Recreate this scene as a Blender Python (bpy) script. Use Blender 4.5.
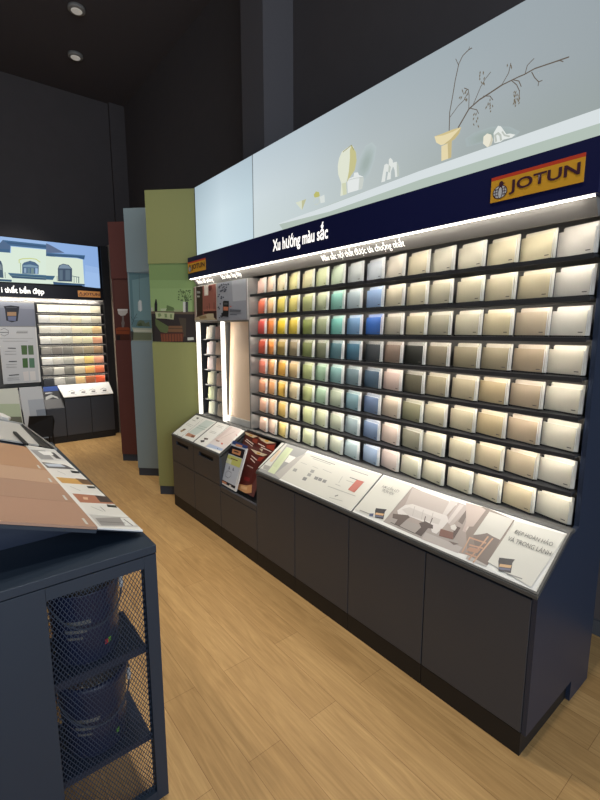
import bpy, bmesh, math, random, colorsys
from mathutils import Vector, Matrix
PI = math.pi; R2 = .5**.5
for o in list(bpy.data.objects): bpy.data.objects.remove(o)
SC = bpy.context.scene; COL = SC.collection
# ---------------------------------------------------------------- camera
cd_ = bpy.data.cameras.new('camera'); cam = bpy.data.objects.new('camera', cd_); COL.objects.link(cam); SC.camera = cam
cd_.sensor_fit = 'VERTICAL'; cd_.sensor_height = 32; cd_.lens = 442.169*32/800; cd_.clip_start = .05
YAW, PITCH, ROLL = 0.67762, 0.153257, -.000595
f_ = Vector((math.sin(YAW)*math.cos(PITCH), math.cos(YAW)*math.cos(PITCH), -math.sin(PITCH))); r_ = Vector((math.cos(YAW), -math.sin(YAW), 0)); u_ = r_.cross(f_)
r2 = r_*math.cos(ROLL)+u_*math.sin(ROLL); u2 = u_*math.cos(ROLL)-r_*math.sin(ROLL)
m3 = Matrix((r2, u2, -f_)).transposed(); cam.matrix_world = Matrix.Translation((0, 0, 1.55)) @ m3.to_4x4()
# ---------------------------------------------------------------- world and lights
SC.view_settings.view_transform = 'Standard'; SC.view_settings.look = 'None'; SC.view_settings.exposure = 0; SC.view_settings.gamma = 1; SC.view_settings.use_curve_mapping = False
w = bpy.data.worlds.new('world'); SC.world = w; w.use_nodes = True; w.node_tree.nodes['Background'].inputs[0].default_value = (.55, .68, 1, 1); w.node_tree.nodes['Background'].inputs[1].default_value = .25
def area(name, loc, d, sx, sy, power, col, up=(0, 1, 0)):
    l = bpy.data.lights.new(name, 'AREA'); l.shape = 'RECTANGLE'; l.size = sx; l.size_y = sy; l.energy = power; l.color = col
    o = bpy.data.objects.new(name, l); COL.objects.link(o); d = Vector(d).normalized(); up = Vector(up); x = up.cross(-d)*-1 if False else up.cross(-d); x.normalize(); y = (-d).cross(x)
    o.matrix_world = Matrix.Translation(loc) @ Matrix((x, y, -d)).transposed().to_4x4(); return o
WARM = (1, .94, .84); COOL = (.80, .90, 1)
# daylight through the shop front behind the camera
area('shopfront_daylight', (-.6, -3.0, 2.2), (0.1, 1, .05), 5.5, 4.0, 185, COOL, up=(0, 0, 1))
# led strips, plus added fills for the top rows: size_y runs along the strip
area('header_led', (1.748, 2.14, 1.994), (.75, 0, -1), .010, 3.0, 1.7, WARM)
area('top_row_fill', (1.808, 1.712, 1.940), (.42, 0, -1), .006, 2.2, 1.1, WARM)  # added fill under the fascia, brightens the top card row
for k in range(7): area('shelf_led', (1.8070, 1.712, 1.82-.1457*k-.0145), (.55, 0, -1), .006, 2.2, 1.6, WARM)
area('far_header_led', (1.0, 7.031, 1.993), (0, .38, -1), 1.7, .010, 4.0, WARM, up=(0, 1, 0))
area('far_top_row_fill', (1.485, 7.066, 1.941), (0, .42, -1), .86, .006, .5, WARM, up=(0, 1, 0))  # added light below the far fascia for its first card row
area('bay_led', (1.806, 3.630, 1.22), (.75, -1, 0), .012, .80, .5, WARM, up=(0, 0, 1))
area('bay_led', (1.79, 3.200, 1.22), (.30, -1, 0), .012, .80, .6, WARM, up=(0, 0, 1))
for k in range(7): area('far_shelf_led', (1.485, 7.0555, 1.82-.1457*k-.0235), (0, .42, -1), .86, .006, .5, WARM, up=(0, 1, 0))
LAMPS = [(1.445, 5.541), (1.625, 6.422), (.9, 4.6), (.7, 3.3), (1.0, 1.9), (.9, .6), (-1.0, 2.2), (.2, 5.8)]
for i, (x, y) in enumerate(LAMPS[2:]):  # added spots without fixtures, put in to light the aisle floor
    l = bpy.data.lights.new('spot', 'SPOT'); l.energy = 150; l.spot_size = 1.25; l.spot_blend = .8; l.shadow_soft_size = .08; l.color = (1, .93, .82)
    o = bpy.data.objects.new('added_ceiling_spot', l); COL.objects.link(o); o.location = (x, y, 4.86)
l = bpy.data.lights.new('spot', 'SPOT'); l.energy = 520; l.spot_size = .85; l.spot_blend = .9; l.shadow_soft_size = .06; l.color = (1, .95, .88)  # extra spot added at the first downlight to brighten the far chart
o = bpy.data.objects.new('added_ceiling_spot', l); COL.objects.link(o); o.location = (1.445, 5.541, 4.86); o.rotation_euler = (Vector((.75, 7.05, 1.1))-o.location).to_track_quat('-Z', 'Y').to_euler()

# ---------------------------------------------------------------- printed pictures
# each entry: kind P (filled shape) or L (stroke), colour, stroke width in mm, points on the sheet in half millimetres
PR = {
 'lb': [
  ('P',(176,190,180),0,4825,4370,4965,4511,3498,4564,2132,4527,1180,4509,1180,4370),
  ('P',(214,222,224),0,4965,4518,3970,4542,2732,4584,1180,4599,1180,4502,2728,4505,3969,4470,4965,4506),
  ('P',(181,193,194),0,3575,4751,3531,4902,3427,5015,3337,5019,3278,4955,3300,4837,3359,4728,3440,4668,3496,4659),
  ('P',(178,190,191),0,3558,4760,3519,4895,3426,4997,3345,5001,3291,4943,3312,4837,3365,4739,3437,4686,3487,4678),
  ('P',(175,188,188),0,3541,4769,3507,4889,3424,4979,3352,4983,3305,4931,3323,4838,3370,4750,3434,4703,3479,4696),
  ('P',(172,185,184),0,3524,4778,3495,4882,3423,4961,3360,4964,3319,4920,3334,4838,3376,4761,3432,4720,3470,4715),
  ('P',(169,182,180),0,3508,4787,3483,4876,3422,4943,3368,4946,3332,4908,3346,4838,3381,4773,3429,4738,3462,4733),
  ('P',(166,180,177),0,3492,4796,3471,4869,3420,4925,3376,4928,3346,4896,3358,4838,3387,4784,3426,4755,3454,4751),
  ('P',(163,177,174),0,3475,4805,3459,4863,3419,4907,3384,4909,3360,4884,3369,4838,3393,4795,3424,4773,3445,4770),
  ('P',(160,174,170),0,3459,4814,3447,4856,3418,4889,3392,4891,3374,4872,3381,4838,3398,4807,3421,4790,3437,4788),
  ('P',(214,220,200),0,4604,4701,4481,4700,4394,4699,4476,4586),
  ('P',(190,190,150),0,4481,4700,4394,4699,4476,4586),
  ('P',(188,186,110),0,4254,4717,4215,4744,4158,4725,4143,4680,4195,4668,4244,4687),
  ('L',(196,204,196),6,4254,4635,4225,4674,4167,4667,4147,4612,4185,4591,4234,4604),
  ('P',(216,222,218),0,4148,4669,4063,4674,4053,4589,4128,4593),
  ('P',(222,226,208),0,3824,5000,3779,5058,3632,5082,3599,5048,3644,4928,3666,4798,3705,4720,3694,4596,3795,4599,3781,4728,3834,4836,3844,4928),
  ('P',(196,192,140),0,3632,5082,3566,4991,3552,4902,3578,4813,3641,4764,3697,4713,3666,4825,3653,4957,3655,5038),
  ('P',(206,210,180),0,3772,4725,3705,4720,3694,4596,3753,4598),
  ('L',(150,146,100),4,3762,5048,3700,5062,3632,5079,3599,5022),
  ('P',(226,230,228),0,3678,4603,3689,4722,3665,4749,3592,4752,3585,4788,3530,4779,3513,4748,3451,4716,3442,4682,3463,4597,3564,4599),
  ('P',(200,206,200),0,3517,4599,3505,4725,3447,4710,3442,4682,3463,4597),
  ('L',(188,196,190),3,3681,4736,3560,4728,3450,4708),
  ('P',(222,226,222),0,3198,4596,3180,4683,3162,4753,3134,4756,3106,4738,3108,4788,3088,4798,3060,4770,3053,4743,3006,4740,2978,4684,2971,4599,3020,4600,3030,4668,3051,4709,3076,4666,3077,4597,3128,4602,3111,4675,3138,4682,3149,4594),
  ('P',(186,194,186),0,3006,4740,2978,4684,2971,4599,2994,4600,3004,4676),
  ('P',(190,198,190),0,3106,4738,3078,4711,3090,4659,3111,4675),
  ('P',(164,176,177),0,2278,4719,2197,4741,2041,4737,1890,4687,1807,4624,1842,4599,2033,4632,2143,4638,2257,4650),
  ('P',(162,174,174),0,2254,4714,2182,4734,2041,4730,1906,4685,1831,4628,1862,4605,2035,4636,2133,4641,2235,4652),
  ('P',(160,173,172),0,2230,4708,2167,4726,2042,4723,1922,4684,1854,4633,1882,4612,2037,4639,2123,4644,2214,4654),
  ('P',(158,171,169),0,2206,4703,2151,4719,2043,4716,1937,4682,1878,4637,1903,4619,2038,4643,2114,4647,2192,4656),
  ('P',(156,169,166),0,2183,4698,2136,4711,2044,4709,1953,4680,1902,4641,1923,4626,2040,4647,2104,4651,2171,4658),
  ('P',(154,168,164),0,2159,4693,2121,4704,2045,4702,1969,4678,1926,4646,1944,4633,2041,4650,2095,4654,2149,4660),
  ('P',(152,166,161),0,2136,4688,2106,4697,2045,4696,1985,4676,1951,4651,1965,4640,2043,4654,2085,4657,2128,4662),
  ('P',(150,164,158),0,2113,4683,2091,4689,2046,4689,2001,4674,1976,4655,1986,4648,2044,4658,2076,4660,2108,4663),
  ('P',(226,212,170),0,2506,4729,2449,4732,2402,4742,2400,4605,2499,4603),
  ('P',(196,180,132),0,2443,4730,2402,4742,2400,4605,2430,4603),
  ('P',(228,214,172),0,2583,4833,2491,4831,2396,4832,2318,4823,2332,4780,2373,4747,2437,4733,2510,4738,2561,4776),
  ('P',(196,180,130),0,2318,4823,2332,4780,2373,4747,2437,4733,2485,4735,2415,4760,2365,4793),
  ('P',(206,190,140),0,2583,4833,2491,4831,2396,4832,2318,4823,2395,4812,2490,4813),
  ('P',(226,230,226),0,2008,4602,2021,4681,1987,4725,1962,4712,1913,4639,1884,4634,1840,4612,1867,4599,1930,4605,1958,4596),
  ('L',(186,192,184),8,1994,4611,2007,4660,1983,4668,1962,4646,1954,4608),
  ('L',(186,192,184),6,1949,4668,1927,4635,1887,4614),
  ('P',(230,226,208),0,2107,4628,2106,4682,2076,4696,2039,4675,2021,4633,2033,4596,2068,4589),
  ('P',(204,200,180),0,2039,4675,2021,4633,2033,4596,2058,4588,2041,4630),
  ('L',(96,86,76),6,2344,4829,2253,4941,2162,4979,2085,4993,1976,5016),
  ('L',(96,86,76),4.5,1976,5016,1847,5022,1802,5021,1726,5030,1610,5018,1494,5007),
  ('L',(96,86,76),3,2253,4941,2257,5046,2268,5096,2305,5122),
  ('L',(96,86,76),3,2214,4961,2155,5075,2119,5117,2076,5150),
  ('L',(96,86,76),3,1976,5016,1926,5082,1914,5146),
  ('L',(96,86,76),3,1797,5019,1784,5075,1738,5102),
  ('L',(96,86,76),3,1747,5014,1723,4968,1690,4925,1665,4925),
  ('L',(96,86,76),2.5,1690,4925,1692,4899),
  ('L',(96,86,76),3,1898,5017,1855,4969,1830,4917,1830,4854),
  ('L',(96,86,76),3,1888,5018,1840,4990,1819,4944),
  ('L',(96,86,76),4,2431,4833,2434,4981,2412,5104,2395,5215,2368,5332,2335,5379,2282,5401,2253,5401),
  ('L',(96,86,76),2.5,2368,5320,2400,5384),
  ('L',(96,86,76),2.5,2282,5401,2275,5420),
  ('L',(96,86,76),3,2428,4939,2354,5001,2300,5027,2274,5064),
  ('L',(96,86,76),3,2124,4992,2069,4971,2041,4932),
  ('L',(96,86,76),3,2240,4943,2178,4908,2160,4874),
  ('L',(96,86,76),3,1610,5018,1549,5007,1528,4991),
  ('P',(112,102,86),0,2166,5147,2160,5132,2166,5122,2172,5137),
  ('P',(112,102,86),0,2140,5183,2132,5170,2135,5163,2143,5175),
  ('P',(112,102,86),0,2166,5177,2162,5157,2169,5142,2173,5162),
  ('P',(112,102,86),0,2122,5135,2121,5121,2132,5111,2133,5125),
  ('P',(112,102,86),0,2134,5102,2127,5086,2131,5074,2138,5090),
  ('P',(112,102,86),0,2137,5182,2131,5164,2137,5150,2143,5168),
  ('P',(112,102,86),0,2165,5196,2160,5178,2167,5164,2172,5182),
  ('P',(112,102,86),0,2128,5099,2118,5080,2120,5065,2130,5084),
  ('P',(112,102,86),0,2152,5116,2143,5099,2144,5087,2154,5104),
  ('P',(112,102,86),0,2275,5101,2274,5090,2285,5084,2286,5095),
  ('P',(112,102,86),0,2267,5073,2264,5057,2274,5046,2276,5062),
  ('P',(112,102,86),0,2303,5090,2297,5076,2303,5066,2309,5080),
  ('P',(112,102,86),0,2294,5049,2284,5029,2286,5014,2296,5034),
  ('P',(112,102,86),0,2273,5034,2272,5019,2283,5007,2284,5023),
  ('P',(112,102,86),0,2272,5036,2266,5016,2273,5001,2279,5021),
  ('P',(112,102,86),0,2287,5097,2281,5078,2288,5064,2294,5083),
  ('P',(112,102,86),0,2322,5122,2311,5100,2312,5083,2323,5105),
  ('P',(112,102,86),0,2334,5071,2334,5058,2346,5050,2347,5063),
  ('P',(112,102,86),0,2318,5068,2319,5051,2332,5038,2331,5055),
  ('P',(112,102,86),0,2177,4889,2174,4872,2183,4860,2186,4876),
  ('P',(112,102,86),0,2158,4788,2147,4771,2148,4757,2159,4775),
  ('P',(112,102,86),0,2192,4891,2192,4877,2205,4866,2205,4881),
  ('P',(112,102,86),0,2195,4859,2194,4844,2206,4833,2206,4848),
  ('P',(112,102,86),0,2200,4814,2189,4798,2191,4786,2201,4802),
  ('P',(112,102,86),0,2161,4850,2156,4835,2163,4824,2168,4839),
  ('P',(112,102,86),0,2172,4832,2165,4815,2171,4803,2177,4819),
  ('P',(112,102,86),0,2039,4898,2032,4882,2036,4871,2043,4886),
  ('P',(112,102,86),0,2077,4930,2071,4910,2078,4895,2083,4914),
  ('P',(112,102,86),0,2062,4950,2057,4935,2063,4925,2068,4940),
  ('P',(112,102,86),0,2086,4905,2086,4890,2098,4880,2098,4895),
  ('P',(112,102,86),0,2056,4907,2052,4891,2061,4879,2064,4895),
  ('P',(112,102,86),0,2050,4881,2050,4872,2063,4867,2062,4876),
  ('P',(112,102,86),0,2050,4861,2046,4848,2053,4840,2057,4852),
  ('P',(112,102,86),0,2058,4921,2056,4908,2065,4899,2067,4912),
  ('P',(112,102,86),0,1847,4827,1845,4815,1852,4807,1855,4819),
  ('P',(112,102,86),0,1828,4892,1821,4876,1825,4864,1832,4880),
  ('P',(112,102,86),0,1855,4877,1853,4861,1862,4849,1863,4865),
  ('P',(112,102,86),0,1860,4852,1860,4838,1870,4827,1870,4842),
  ('P',(112,102,86),0,1853,4862,1849,4845,1855,4832,1859,4849),
  ('P',(112,102,86),0,1822,4872,1816,4858,1820,4849,1826,4862),
  ('P',(112,102,86),0,1817,4835,1817,4824,1827,4817,1827,4828),
  ('P',(112,102,86),0,1842,4876,1833,4858,1836,4844,1844,4862),
  ('P',(112,102,86),0,1862,4873,1856,4855,1860,4841,1866,4859),
  ('P',(112,102,86),0,1823,4850,1821,4840,1830,4833,1832,4844),
  ('P',(112,102,86),0,1825,4860,1821,4847,1828,4839,1832,4851),
  ('P',(112,102,86),0,1846,4850,1845,4834,1855,4821,1856,4837),
  ('P',(112,102,86),0,1869,4911,1859,4891,1859,4875,1869,4895),
  ('P',(112,102,86),0,1852,4904,1851,4887,1859,4874,1861,4891),
  ('P',(112,102,86),0,1841,4904,1836,4888,1842,4876,1847,4892),
  ('P',(112,102,86),0,1859,4928,1860,4917,1871,4911,1870,4921),
  ('P',(112,102,86),0,1848,4925,1848,4910,1859,4899,1859,4914),
  ('P',(112,102,86),0,1904,5125,1895,5105,1897,5089,1906,5109),
  ('P',(112,102,86),0,1905,5128,1898,5117,1902,5110,1909,5121),
  ('P',(112,102,86),0,1933,5147,1928,5131,1934,5119,1939,5135),
 ],
 'house': [
  ('P',(150,182,226),0,1187,5530,2825,5530,2791,5073,1132,4912),
  ('P',(214,230,214),0,1154,5160,1408,5151,1647,5139,1661,5304,2539,5312,2526,5139,2796,5140,2741,4407,1086,4389),
  ('P',(76,100,128),0,1174,5382,1427,5363,1498,5446,1408,5151,1153,5148),
  ('P',(70,98,132),0,1427,5363,1494,5446,1607,5447,1651,5315,1626,5149,1408,5151),
  ('P',(54,96,134),0,1494,5446,2598,5445,2565,5328,1651,5320),
  ('P',(44,78,116),0,1560,5409,2586,5409,2573,5374,1601,5372),
  ('P',(76,98,128),0,2598,5445,2811,5342,2797,5148,2539,5149,2543,5299),
  ('P',(54,92,130),0,2545,5228,2803,5234,2796,5143,2538,5143),
  ('P',(52,92,128),0,1159,5210,1632,5225,1625,5141,1152,5131),
  ('L',(196,206,130),12,1812,4978,1894,5017,2069,5044,2208,5037,2297,4967),
  ('L',(196,206,130),10,1812,4978,1810,4901),
  ('L',(150,170,120),8,1840,4904,1825,4646),
  ('P',(66,96,128),0,1856,4633,1875,4869,1921,4924,2064,4982,2178,4956,2261,4878,2236,4647),
  ('P',(120,150,170),0,1897,4853,2051,4885,2236,4857,2226,4819,1893,4806),
  ('P',(140,165,186),0,1909,4782,1960,4781,1949,4656,1899,4657),
  ('P',(96,126,140),0,1990,4789,2048,4789,2037,4658,1980,4658),
  ('P',(112,138,138),0,2072,4796,2137,4796,2126,4654,2060,4654),
  ('P',(150,176,206),0,2171,4804,2231,4799,2215,4651,2158,4651),
  ('P',(40,76,104),0,1537,4628,2639,4635,2587,4505,1626,4503),
  ('P',(62,104,132),0,1537,4628,2639,4635,2631,4597,1552,4589),
  ('P',(110,140,150),0,1565,4570,2624,4564,2613,4547,1575,4555),
  ('P',(60,84,104),0,1346,4933,1409,4914,1433,4816,1427,4488,1308,4492),
  ('P',(120,134,140),0,1359,4835,1410,4819,1411,4689,1346,4688),
  ('L',(52,66,80),6,1472,4631,1464,4491),
  ('P',(46,82,108),0,1092,4464,1348,4457,1607,4455,1596,4403,1087,4401),
  ('P',(138,172,222),0,2503,5530,3800,5530,3800,4370,3668,4370,3308,4402,2531,5311),
  ('P',(150,182,228),0,3427,4997,3800,4950,3800,4779,3415,4818),
  ('P',(156,188,232),0,3415,4818,3800,4779,3800,4370,3699,4370,3378,4387),
  ('P',(86,104,136),0,2480,5480,2574,5449,2923,5275,2558,5237,2461,5234),
  ('P',(48,84,120),0,2462,5248,2558,5237,3446,5265,3416,5144,3223,5176,2454,5142),
  ('P',(72,108,146),0,2462,5248,2558,5237,3446,5265,3444,5235,2459,5212),
  ('P',(214,228,210),0,2454,5142,2518,5141,3222,5161,3377,5140,3375,4451,3033,4458,2402,4470),
  ('P',(56,74,96),0,2698,4490,2717,4833,2757,4926,2861,4979,3001,4959,3080,4864,3054,4504),
  ('P',(120,140,160),0,2737,4842,2776,4917,2860,4961,2986,4943,3062,4863),
  ('P',(86,106,124),0,2754,4801,2838,4808,2818,4535,2734,4529),
  ('P',(86,106,124),0,2906,4813,3025,4823,3005,4548,2886,4540),
  ('L',(70,100,110),8,3065,4662,3150,4650,3247,4639),
  ('L',(70,100,110),10,3237,4649,3225,4478),
  ('L',(90,110,120),6,3116,4647,3104,4481),
  ('L',(90,110,120),6,3178,4645,3166,4482),
  ('L',(80,90,80),6,2682,4633,2678,4489),
  ('P',(44,78,112),0,2571,4471,2696,4465,3390,4459,3372,4413,2578,4400),
  ('P',(50,92,122),0,2414,4624,2635,4630,2568,4517,2405,4517),
 ],
 'far_bucket': [
  ('P',(132,136,150),0,1200,3880,1286,3880,1298,3879,2060,3857,2060,3463,2044,3258,1200,3251),
  ('P',(150,154,166),0,1200,3880,1286,3880,1298,3879,2060,3857,2060,3709,1200,3726),
  ('P',(32,32,40),0,1363,3765,1533,3792,1717,3770,1705,3698,1648,3389,1511,3351,1392,3396,1387,3688),
  ('P',(168,132,96),0,1432,3618,1636,3624,1628,3522,1424,3518),
  ('P',(104,110,140),0,1432,3504,1627,3508,1604,3385,1438,3397),
  ('L',(90,90,96),8,1421,3732,1652,3739),
 ],
 'far_info': [
  ('P',(206,207,208),0,1200,1740,1200,3230,2042,3230,2017,1740),
  ('L',(120,120,120),6,1250,3152,1329,3195,1415,3134,1408,3044,1311,2991,1240,3038),
  ('L',(120,120,120),10,1229,3088,1418,3087),
  ('L',(150,150,150),8,1606,3116,1854,3116),
  ('L',(110,110,110),10,1597,3076,1844,3076),
  ('L',(170,170,170),6,1215,2930,1968,2923),
  ('L',(160,160,160),6,1270,2858,1832,2850),
  ('P',(78,106,56),0,1670,2742,1810,2739,1796,2486,1668,2490),
  ('P',(88,112,78),0,1829,2739,1953,2736,1949,2481,1822,2485),
  ('P',(66,104,46),0,1672,2390,1795,2393,1786,2130,1664,2136),
  ('P',(84,124,96),0,1827,2392,1951,2387,1946,2122,1819,2129),
  ('P',(224,218,214),0,1655,2024,1785,2036,1783,1771,1663,1772),
  ('P',(226,222,218),0,1811,2027,1945,2027,1948,1778,1816,1769),
  ('L',(90,90,90),12,1370,2675,1537,2664),
  ('L',(160,160,160),6,1293,2593,1540,2587),
  ('L',(160,160,160),6,1286,2517,1543,2509),
  ('L',(90,90,90),12,1361,2317,1533,2317),
  ('L',(160,160,160),6,1293,2240,1526,2229),
  ('L',(160,160,160),6,1287,2174,1520,2162),
  ('L',(90,90,90),12,1333,1950,1554,1959),
  ('L',(160,160,160),6,1293,1879,1546,1870),
  ('L',(160,160,160),6,1288,1824,1555,1817),
 ],
 'green': [
  ('P',(128,152,94),0,8,4300,880,4300,880,3427,8,3445),
  ('P',(138,164,104),0,8,4018,880,4007,880,3433,8,3460),
  ('P',(146,172,112),0,8,3799,12,3872,792,3864,776,3456,8,3461),
  ('P',(92,112,66),0,309,3577,432,3532,460,3473,289,3474),
  ('P',(44,36,34),0,8,3436,880,3421,880,2910,170,2910,8,2914),
  ('P',(96,80,64),0,8,3472,880,3456,880,3409,8,3425),
  ('P',(88,100,60),0,78,3341,353,3177,285,3072,160,3102,78,3222),
  ('P',(70,60,48),0,517,3354,656,3339,643,3012,596,3012),
  ('P',(30,24,22),0,8,3370,73,3365,43,2921,8,2921),
  ('P',(176,182,140),0,84,3454,443,3440,422,3316,282,3335,93,3341),
  ('P',(120,138,90),0,129,3424,177,3436,200,3385,141,3356),
  ('P',(120,138,90),0,255,3424,302,3423,305,3355,261,3355),
  ('P',(120,138,90),0,358,3414,401,3414,392,3340,361,3346),
  ('P',(118,84,56),0,323,3207,579,3206,584,3096,311,3096),
  ('L',(84,58,38),8,321,3162,583,3155),
  ('P',(122,66,42),0,165,3078,599,3084,586,2928,176,2921),
  ('L',(70,34,24),8,164,3066,599,3072),
  ('L',(64,32,22),5,208,3060,208,2928),
  ('L',(64,32,22),5,262,3060,262,2928),
  ('L',(64,32,22),5,316,3060,316,2928),
  ('L',(64,32,22),5,369,3060,369,2928),
  ('L',(64,32,22),5,423,3060,423,2928),
  ('L',(64,32,22),5,476,3060,476,2928),
  ('L',(64,32,22),5,529,3060,530,2928),
  ('L',(64,32,22),5,582,3060,583,2928),
  ('P',(26,24,26),0,72,3466,78,3593,102,3681,121,3681,132,3593,125,3466),
  ('P',(170,170,150),0,8,3466,8,3534,50,3534,46,3466),
  ('P',(176,186,150),0,181,3513,306,3518,279,3471,204,3471),
  ('P',(150,160,120),0,430,3494,592,3493,568,3457,444,3458),
  ('P',(206,206,196),0,613,3633,659,3633,652,3451,608,3451),
  ('P',(66,66,66),0,659,3633,709,3632,701,3451,652,3451),
  ('P',(200,200,190),0,670,2997,783,3003,787,2953,671,2946),
  ('P',(134,136,90),0,8,2910,8,2925,430,2910),
  ('L',(74,92,56),4,659,3633,641,3706,582,3779),
  ('L',(74,92,56),4,659,3633,630,3808),
  ('L',(74,92,56),4,659,3633,666,3793),
  ('L',(74,92,56),4,659,3633,702,3778),
  ('L',(74,92,56),4,659,3633,739,3763),
  ('L',(74,92,56),4,659,3633,775,3748),
  ('P',(86,106,62),0,677,3714,698,3703,685,3682,661,3697),
  ('P',(86,106,62),0,715,3673,737,3661,723,3641,699,3656),
  ('P',(86,106,62),0,703,3677,724,3666,711,3645,687,3660),
  ('P',(86,106,62),0,542,3772,563,3760,550,3740,526,3755),
  ('P',(86,106,62),0,752,3733,773,3721,760,3701,736,3715),
  ('P',(86,106,62),0,747,3841,768,3830,755,3810,731,3824),
  ('P',(86,106,62),0,646,3815,667,3804,654,3783,630,3798),
  ('P',(86,106,62),0,660,3749,681,3737,668,3717,644,3731),
  ('P',(86,106,62),0,541,3823,562,3811,549,3791,525,3805),
  ('P',(86,106,62),0,596,3680,617,3668,604,3647,580,3662),
  ('P',(86,106,62),0,715,3832,736,3821,723,3800,699,3815),
  ('P',(86,106,62),0,722,3837,744,3825,730,3805,706,3819),
  ('P',(86,106,62),0,681,3839,702,3828,689,3807,665,3822),
  ('P',(86,106,62),0,532,3689,553,3677,540,3657,516,3672),
  ('P',(86,106,62),0,586,3822,607,3811,594,3790,570,3805),
  ('P',(86,106,62),0,759,3687,780,3675,767,3655,743,3670),
  ('P',(86,106,62),0,598,3670,619,3658,606,3638,582,3653),
  ('P',(86,106,62),0,658,3728,680,3716,666,3696,642,3710),
  ('P',(86,106,62),0,579,3675,600,3663,587,3642,563,3657),
  ('P',(86,106,62),0,691,3669,712,3657,699,3636,675,3651),
  ('P',(86,106,62),0,743,3804,764,3792,751,3772,727,3787),
  ('P',(86,106,62),0,622,3832,643,3820,630,3800,606,3815),
  ('P',(86,106,62),0,573,3853,594,3841,581,3821,557,3836),
  ('P',(86,106,62),0,604,3743,625,3732,612,3711,588,3726),
  ('P',(86,106,62),0,534,3729,556,3717,542,3697,518,3711),
  ('P',(86,106,62),0,615,3803,636,3791,623,3771,599,3786),
 ],
 'blue': [
  ('P',(96,130,138),0,16,2910,38,4294,437,4271,524,4237,452,2910),
  ('P',(120,154,160),0,93,4145,487,4205,475,3340,98,3341),
  ('L',(80,100,104),4,254,4274,233,3744),
  ('P',(196,206,206),0,195,3695,234,3751,275,3727,279,3543,241,3510,192,3537),
  ('P',(216,222,222),0,225,3728,254,3728,257,3530,227,3523),
  ('P',(96,112,90),0,127,3222,168,3307,224,3341,302,3324,328,3273,409,3306,432,3205),
  ('P',(70,88,60),0,165,3256,239,3290,271,3222,180,3212),
  ('P',(172,180,162),0,34,3188,466,3170,461,3082,64,3089),
  ('P',(112,120,96),0,64,3089,461,3082,453,2932,36,2914),
  ('P',(196,198,180),0,68,3151,464,3136,462,3096,65,3103),
  ('P',(58,56,52),0,8,3116,65,3103,46,2914,8,2921),
  ('L',(60,80,84),5,37,3239,100,3375,160,3469),
  ('L',(60,80,84),4,62,3341,30,3409),
  ('L',(60,80,84),4,100,3375,162,3392),
  ('P',(150,158,146),0,21,2910,26,2931,453,2932,452,2910),
 ],
 'maroon': [
  ('P',(84,46,42),0,8,2910,8,3253,34,4289,531,4257,449,2910),
  ('P',(96,56,50),0,53,4270,372,4266,372,3633,50,3635),
  ('P',(200,196,192),0,101,3620,351,3618,342,3539,282,3476,180,3461,114,3514),
  ('P',(225,222,220),0,101,3620,351,3618,345,3585,103,3586),
  ('P',(120,112,110),0,200,3461,248,3461,242,3370,258,3301,231,3199,183,3199,177,3301,198,3370),
  ('P',(140,66,34),0,26,3172,102,3203,345,3202,376,3172,359,3042,34,3050),
  ('P',(74,32,20),0,31,2910,26,3050,359,3042,351,2910),
  ('L',(90,40,22),6,56,3134,348,3126),
  ('P',(28,18,18),0,32,3019,130,3019,123,2911,33,2911),
 ],
 'room': [
  ('P',(152,92,82),0,7390,3870,6580,3870,6580,3290,7390,3303),
  ('P',(52,32,32),0,7296,3869,7051,3869,7081,3350,7315,3345),
  ('P',(176,166,156),0,7390,3870,7374,3870,7373,3327,7390,3320),
  ('P',(200,194,186),0,7337,3870,7296,3870,7303,3386,7354,3326),
  ('P',(226,218,206),0,6996,3865,6827,3867,6851,3702,6995,3703),
  ('P',(240,236,226),0,6959,3847,6866,3847,6883,3723,6955,3724),
  ('P',(96,40,36),0,6841,3845,6726,3851,6713,3802,6780,3765,6837,3783),
  ('P',(160,160,160),0,7278,3804,7145,3785,7139,3751,7273,3760),
  ('P',(176,176,170),0,7267,3724,7160,3713,7171,3689,7269,3694),
  ('P',(172,108,92),0,7059,3473,6866,3489,6580,3466,6580,3440,7048,3445),
  ('P',(60,30,28),0,7048,3445,6580,3436,6580,3427,6594,3394,7021,3407),
  ('L',(50,30,28),6,6826,3573,6817,3471),
  ('L',(50,30,28),6,6655,3574,6662,3465),
  ('L',(50,30,28),6,6905,3529,6900,3471),
  ('P',(196,182,150),0,7390,3343,7088,3379,6872,3402,6580,3393,6580,3290,7390,3303),
  ('P',(150,130,96),0,7223,3363,6958,3376,6919,3326,7181,3318),
  ('P',(60,40,36),0,6686,3406,6580,3393,6580,3293,6670,3330),
 ],
 'silver': [
  ('P',(158,162,172),0,6534,3870,6156,3870,5670,3866,5670,3280,6316,3280,6554,3286),
  ('P',(182,186,194),0,6076,3870,5974,3870,5670,3860,5670,3558,6055,3561),
  ('P',(72,74,88),0,6345,3805,6311,3813,6290,3794,6327,3788),
  ('P',(72,74,88),0,6459,3747,6424,3755,6402,3736,6440,3729),
  ('P',(72,74,88),0,6501,3800,6466,3808,6444,3788,6483,3782),
  ('P',(72,74,88),0,6199,3833,6167,3841,6146,3821,6182,3816),
  ('P',(72,74,88),0,6316,3770,6282,3779,6261,3759,6299,3753),
  ('P',(72,74,88),0,6488,3816,6453,3824,6432,3804,6470,3798),
  ('P',(72,74,88),0,6266,3789,6232,3797,6211,3778,6248,3771),
  ('P',(72,74,88),0,6256,3827,6223,3835,6202,3816,6239,3810),
  ('P',(72,74,88),0,6419,3846,6384,3854,6363,3835,6401,3829),
  ('P',(72,74,88),0,6334,3730,6300,3739,6279,3720,6317,3713),
  ('P',(72,74,88),0,6305,3749,6272,3757,6251,3738,6288,3731),
  ('P',(72,74,88),0,6374,3757,6340,3766,6319,3746,6356,3740),
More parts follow.
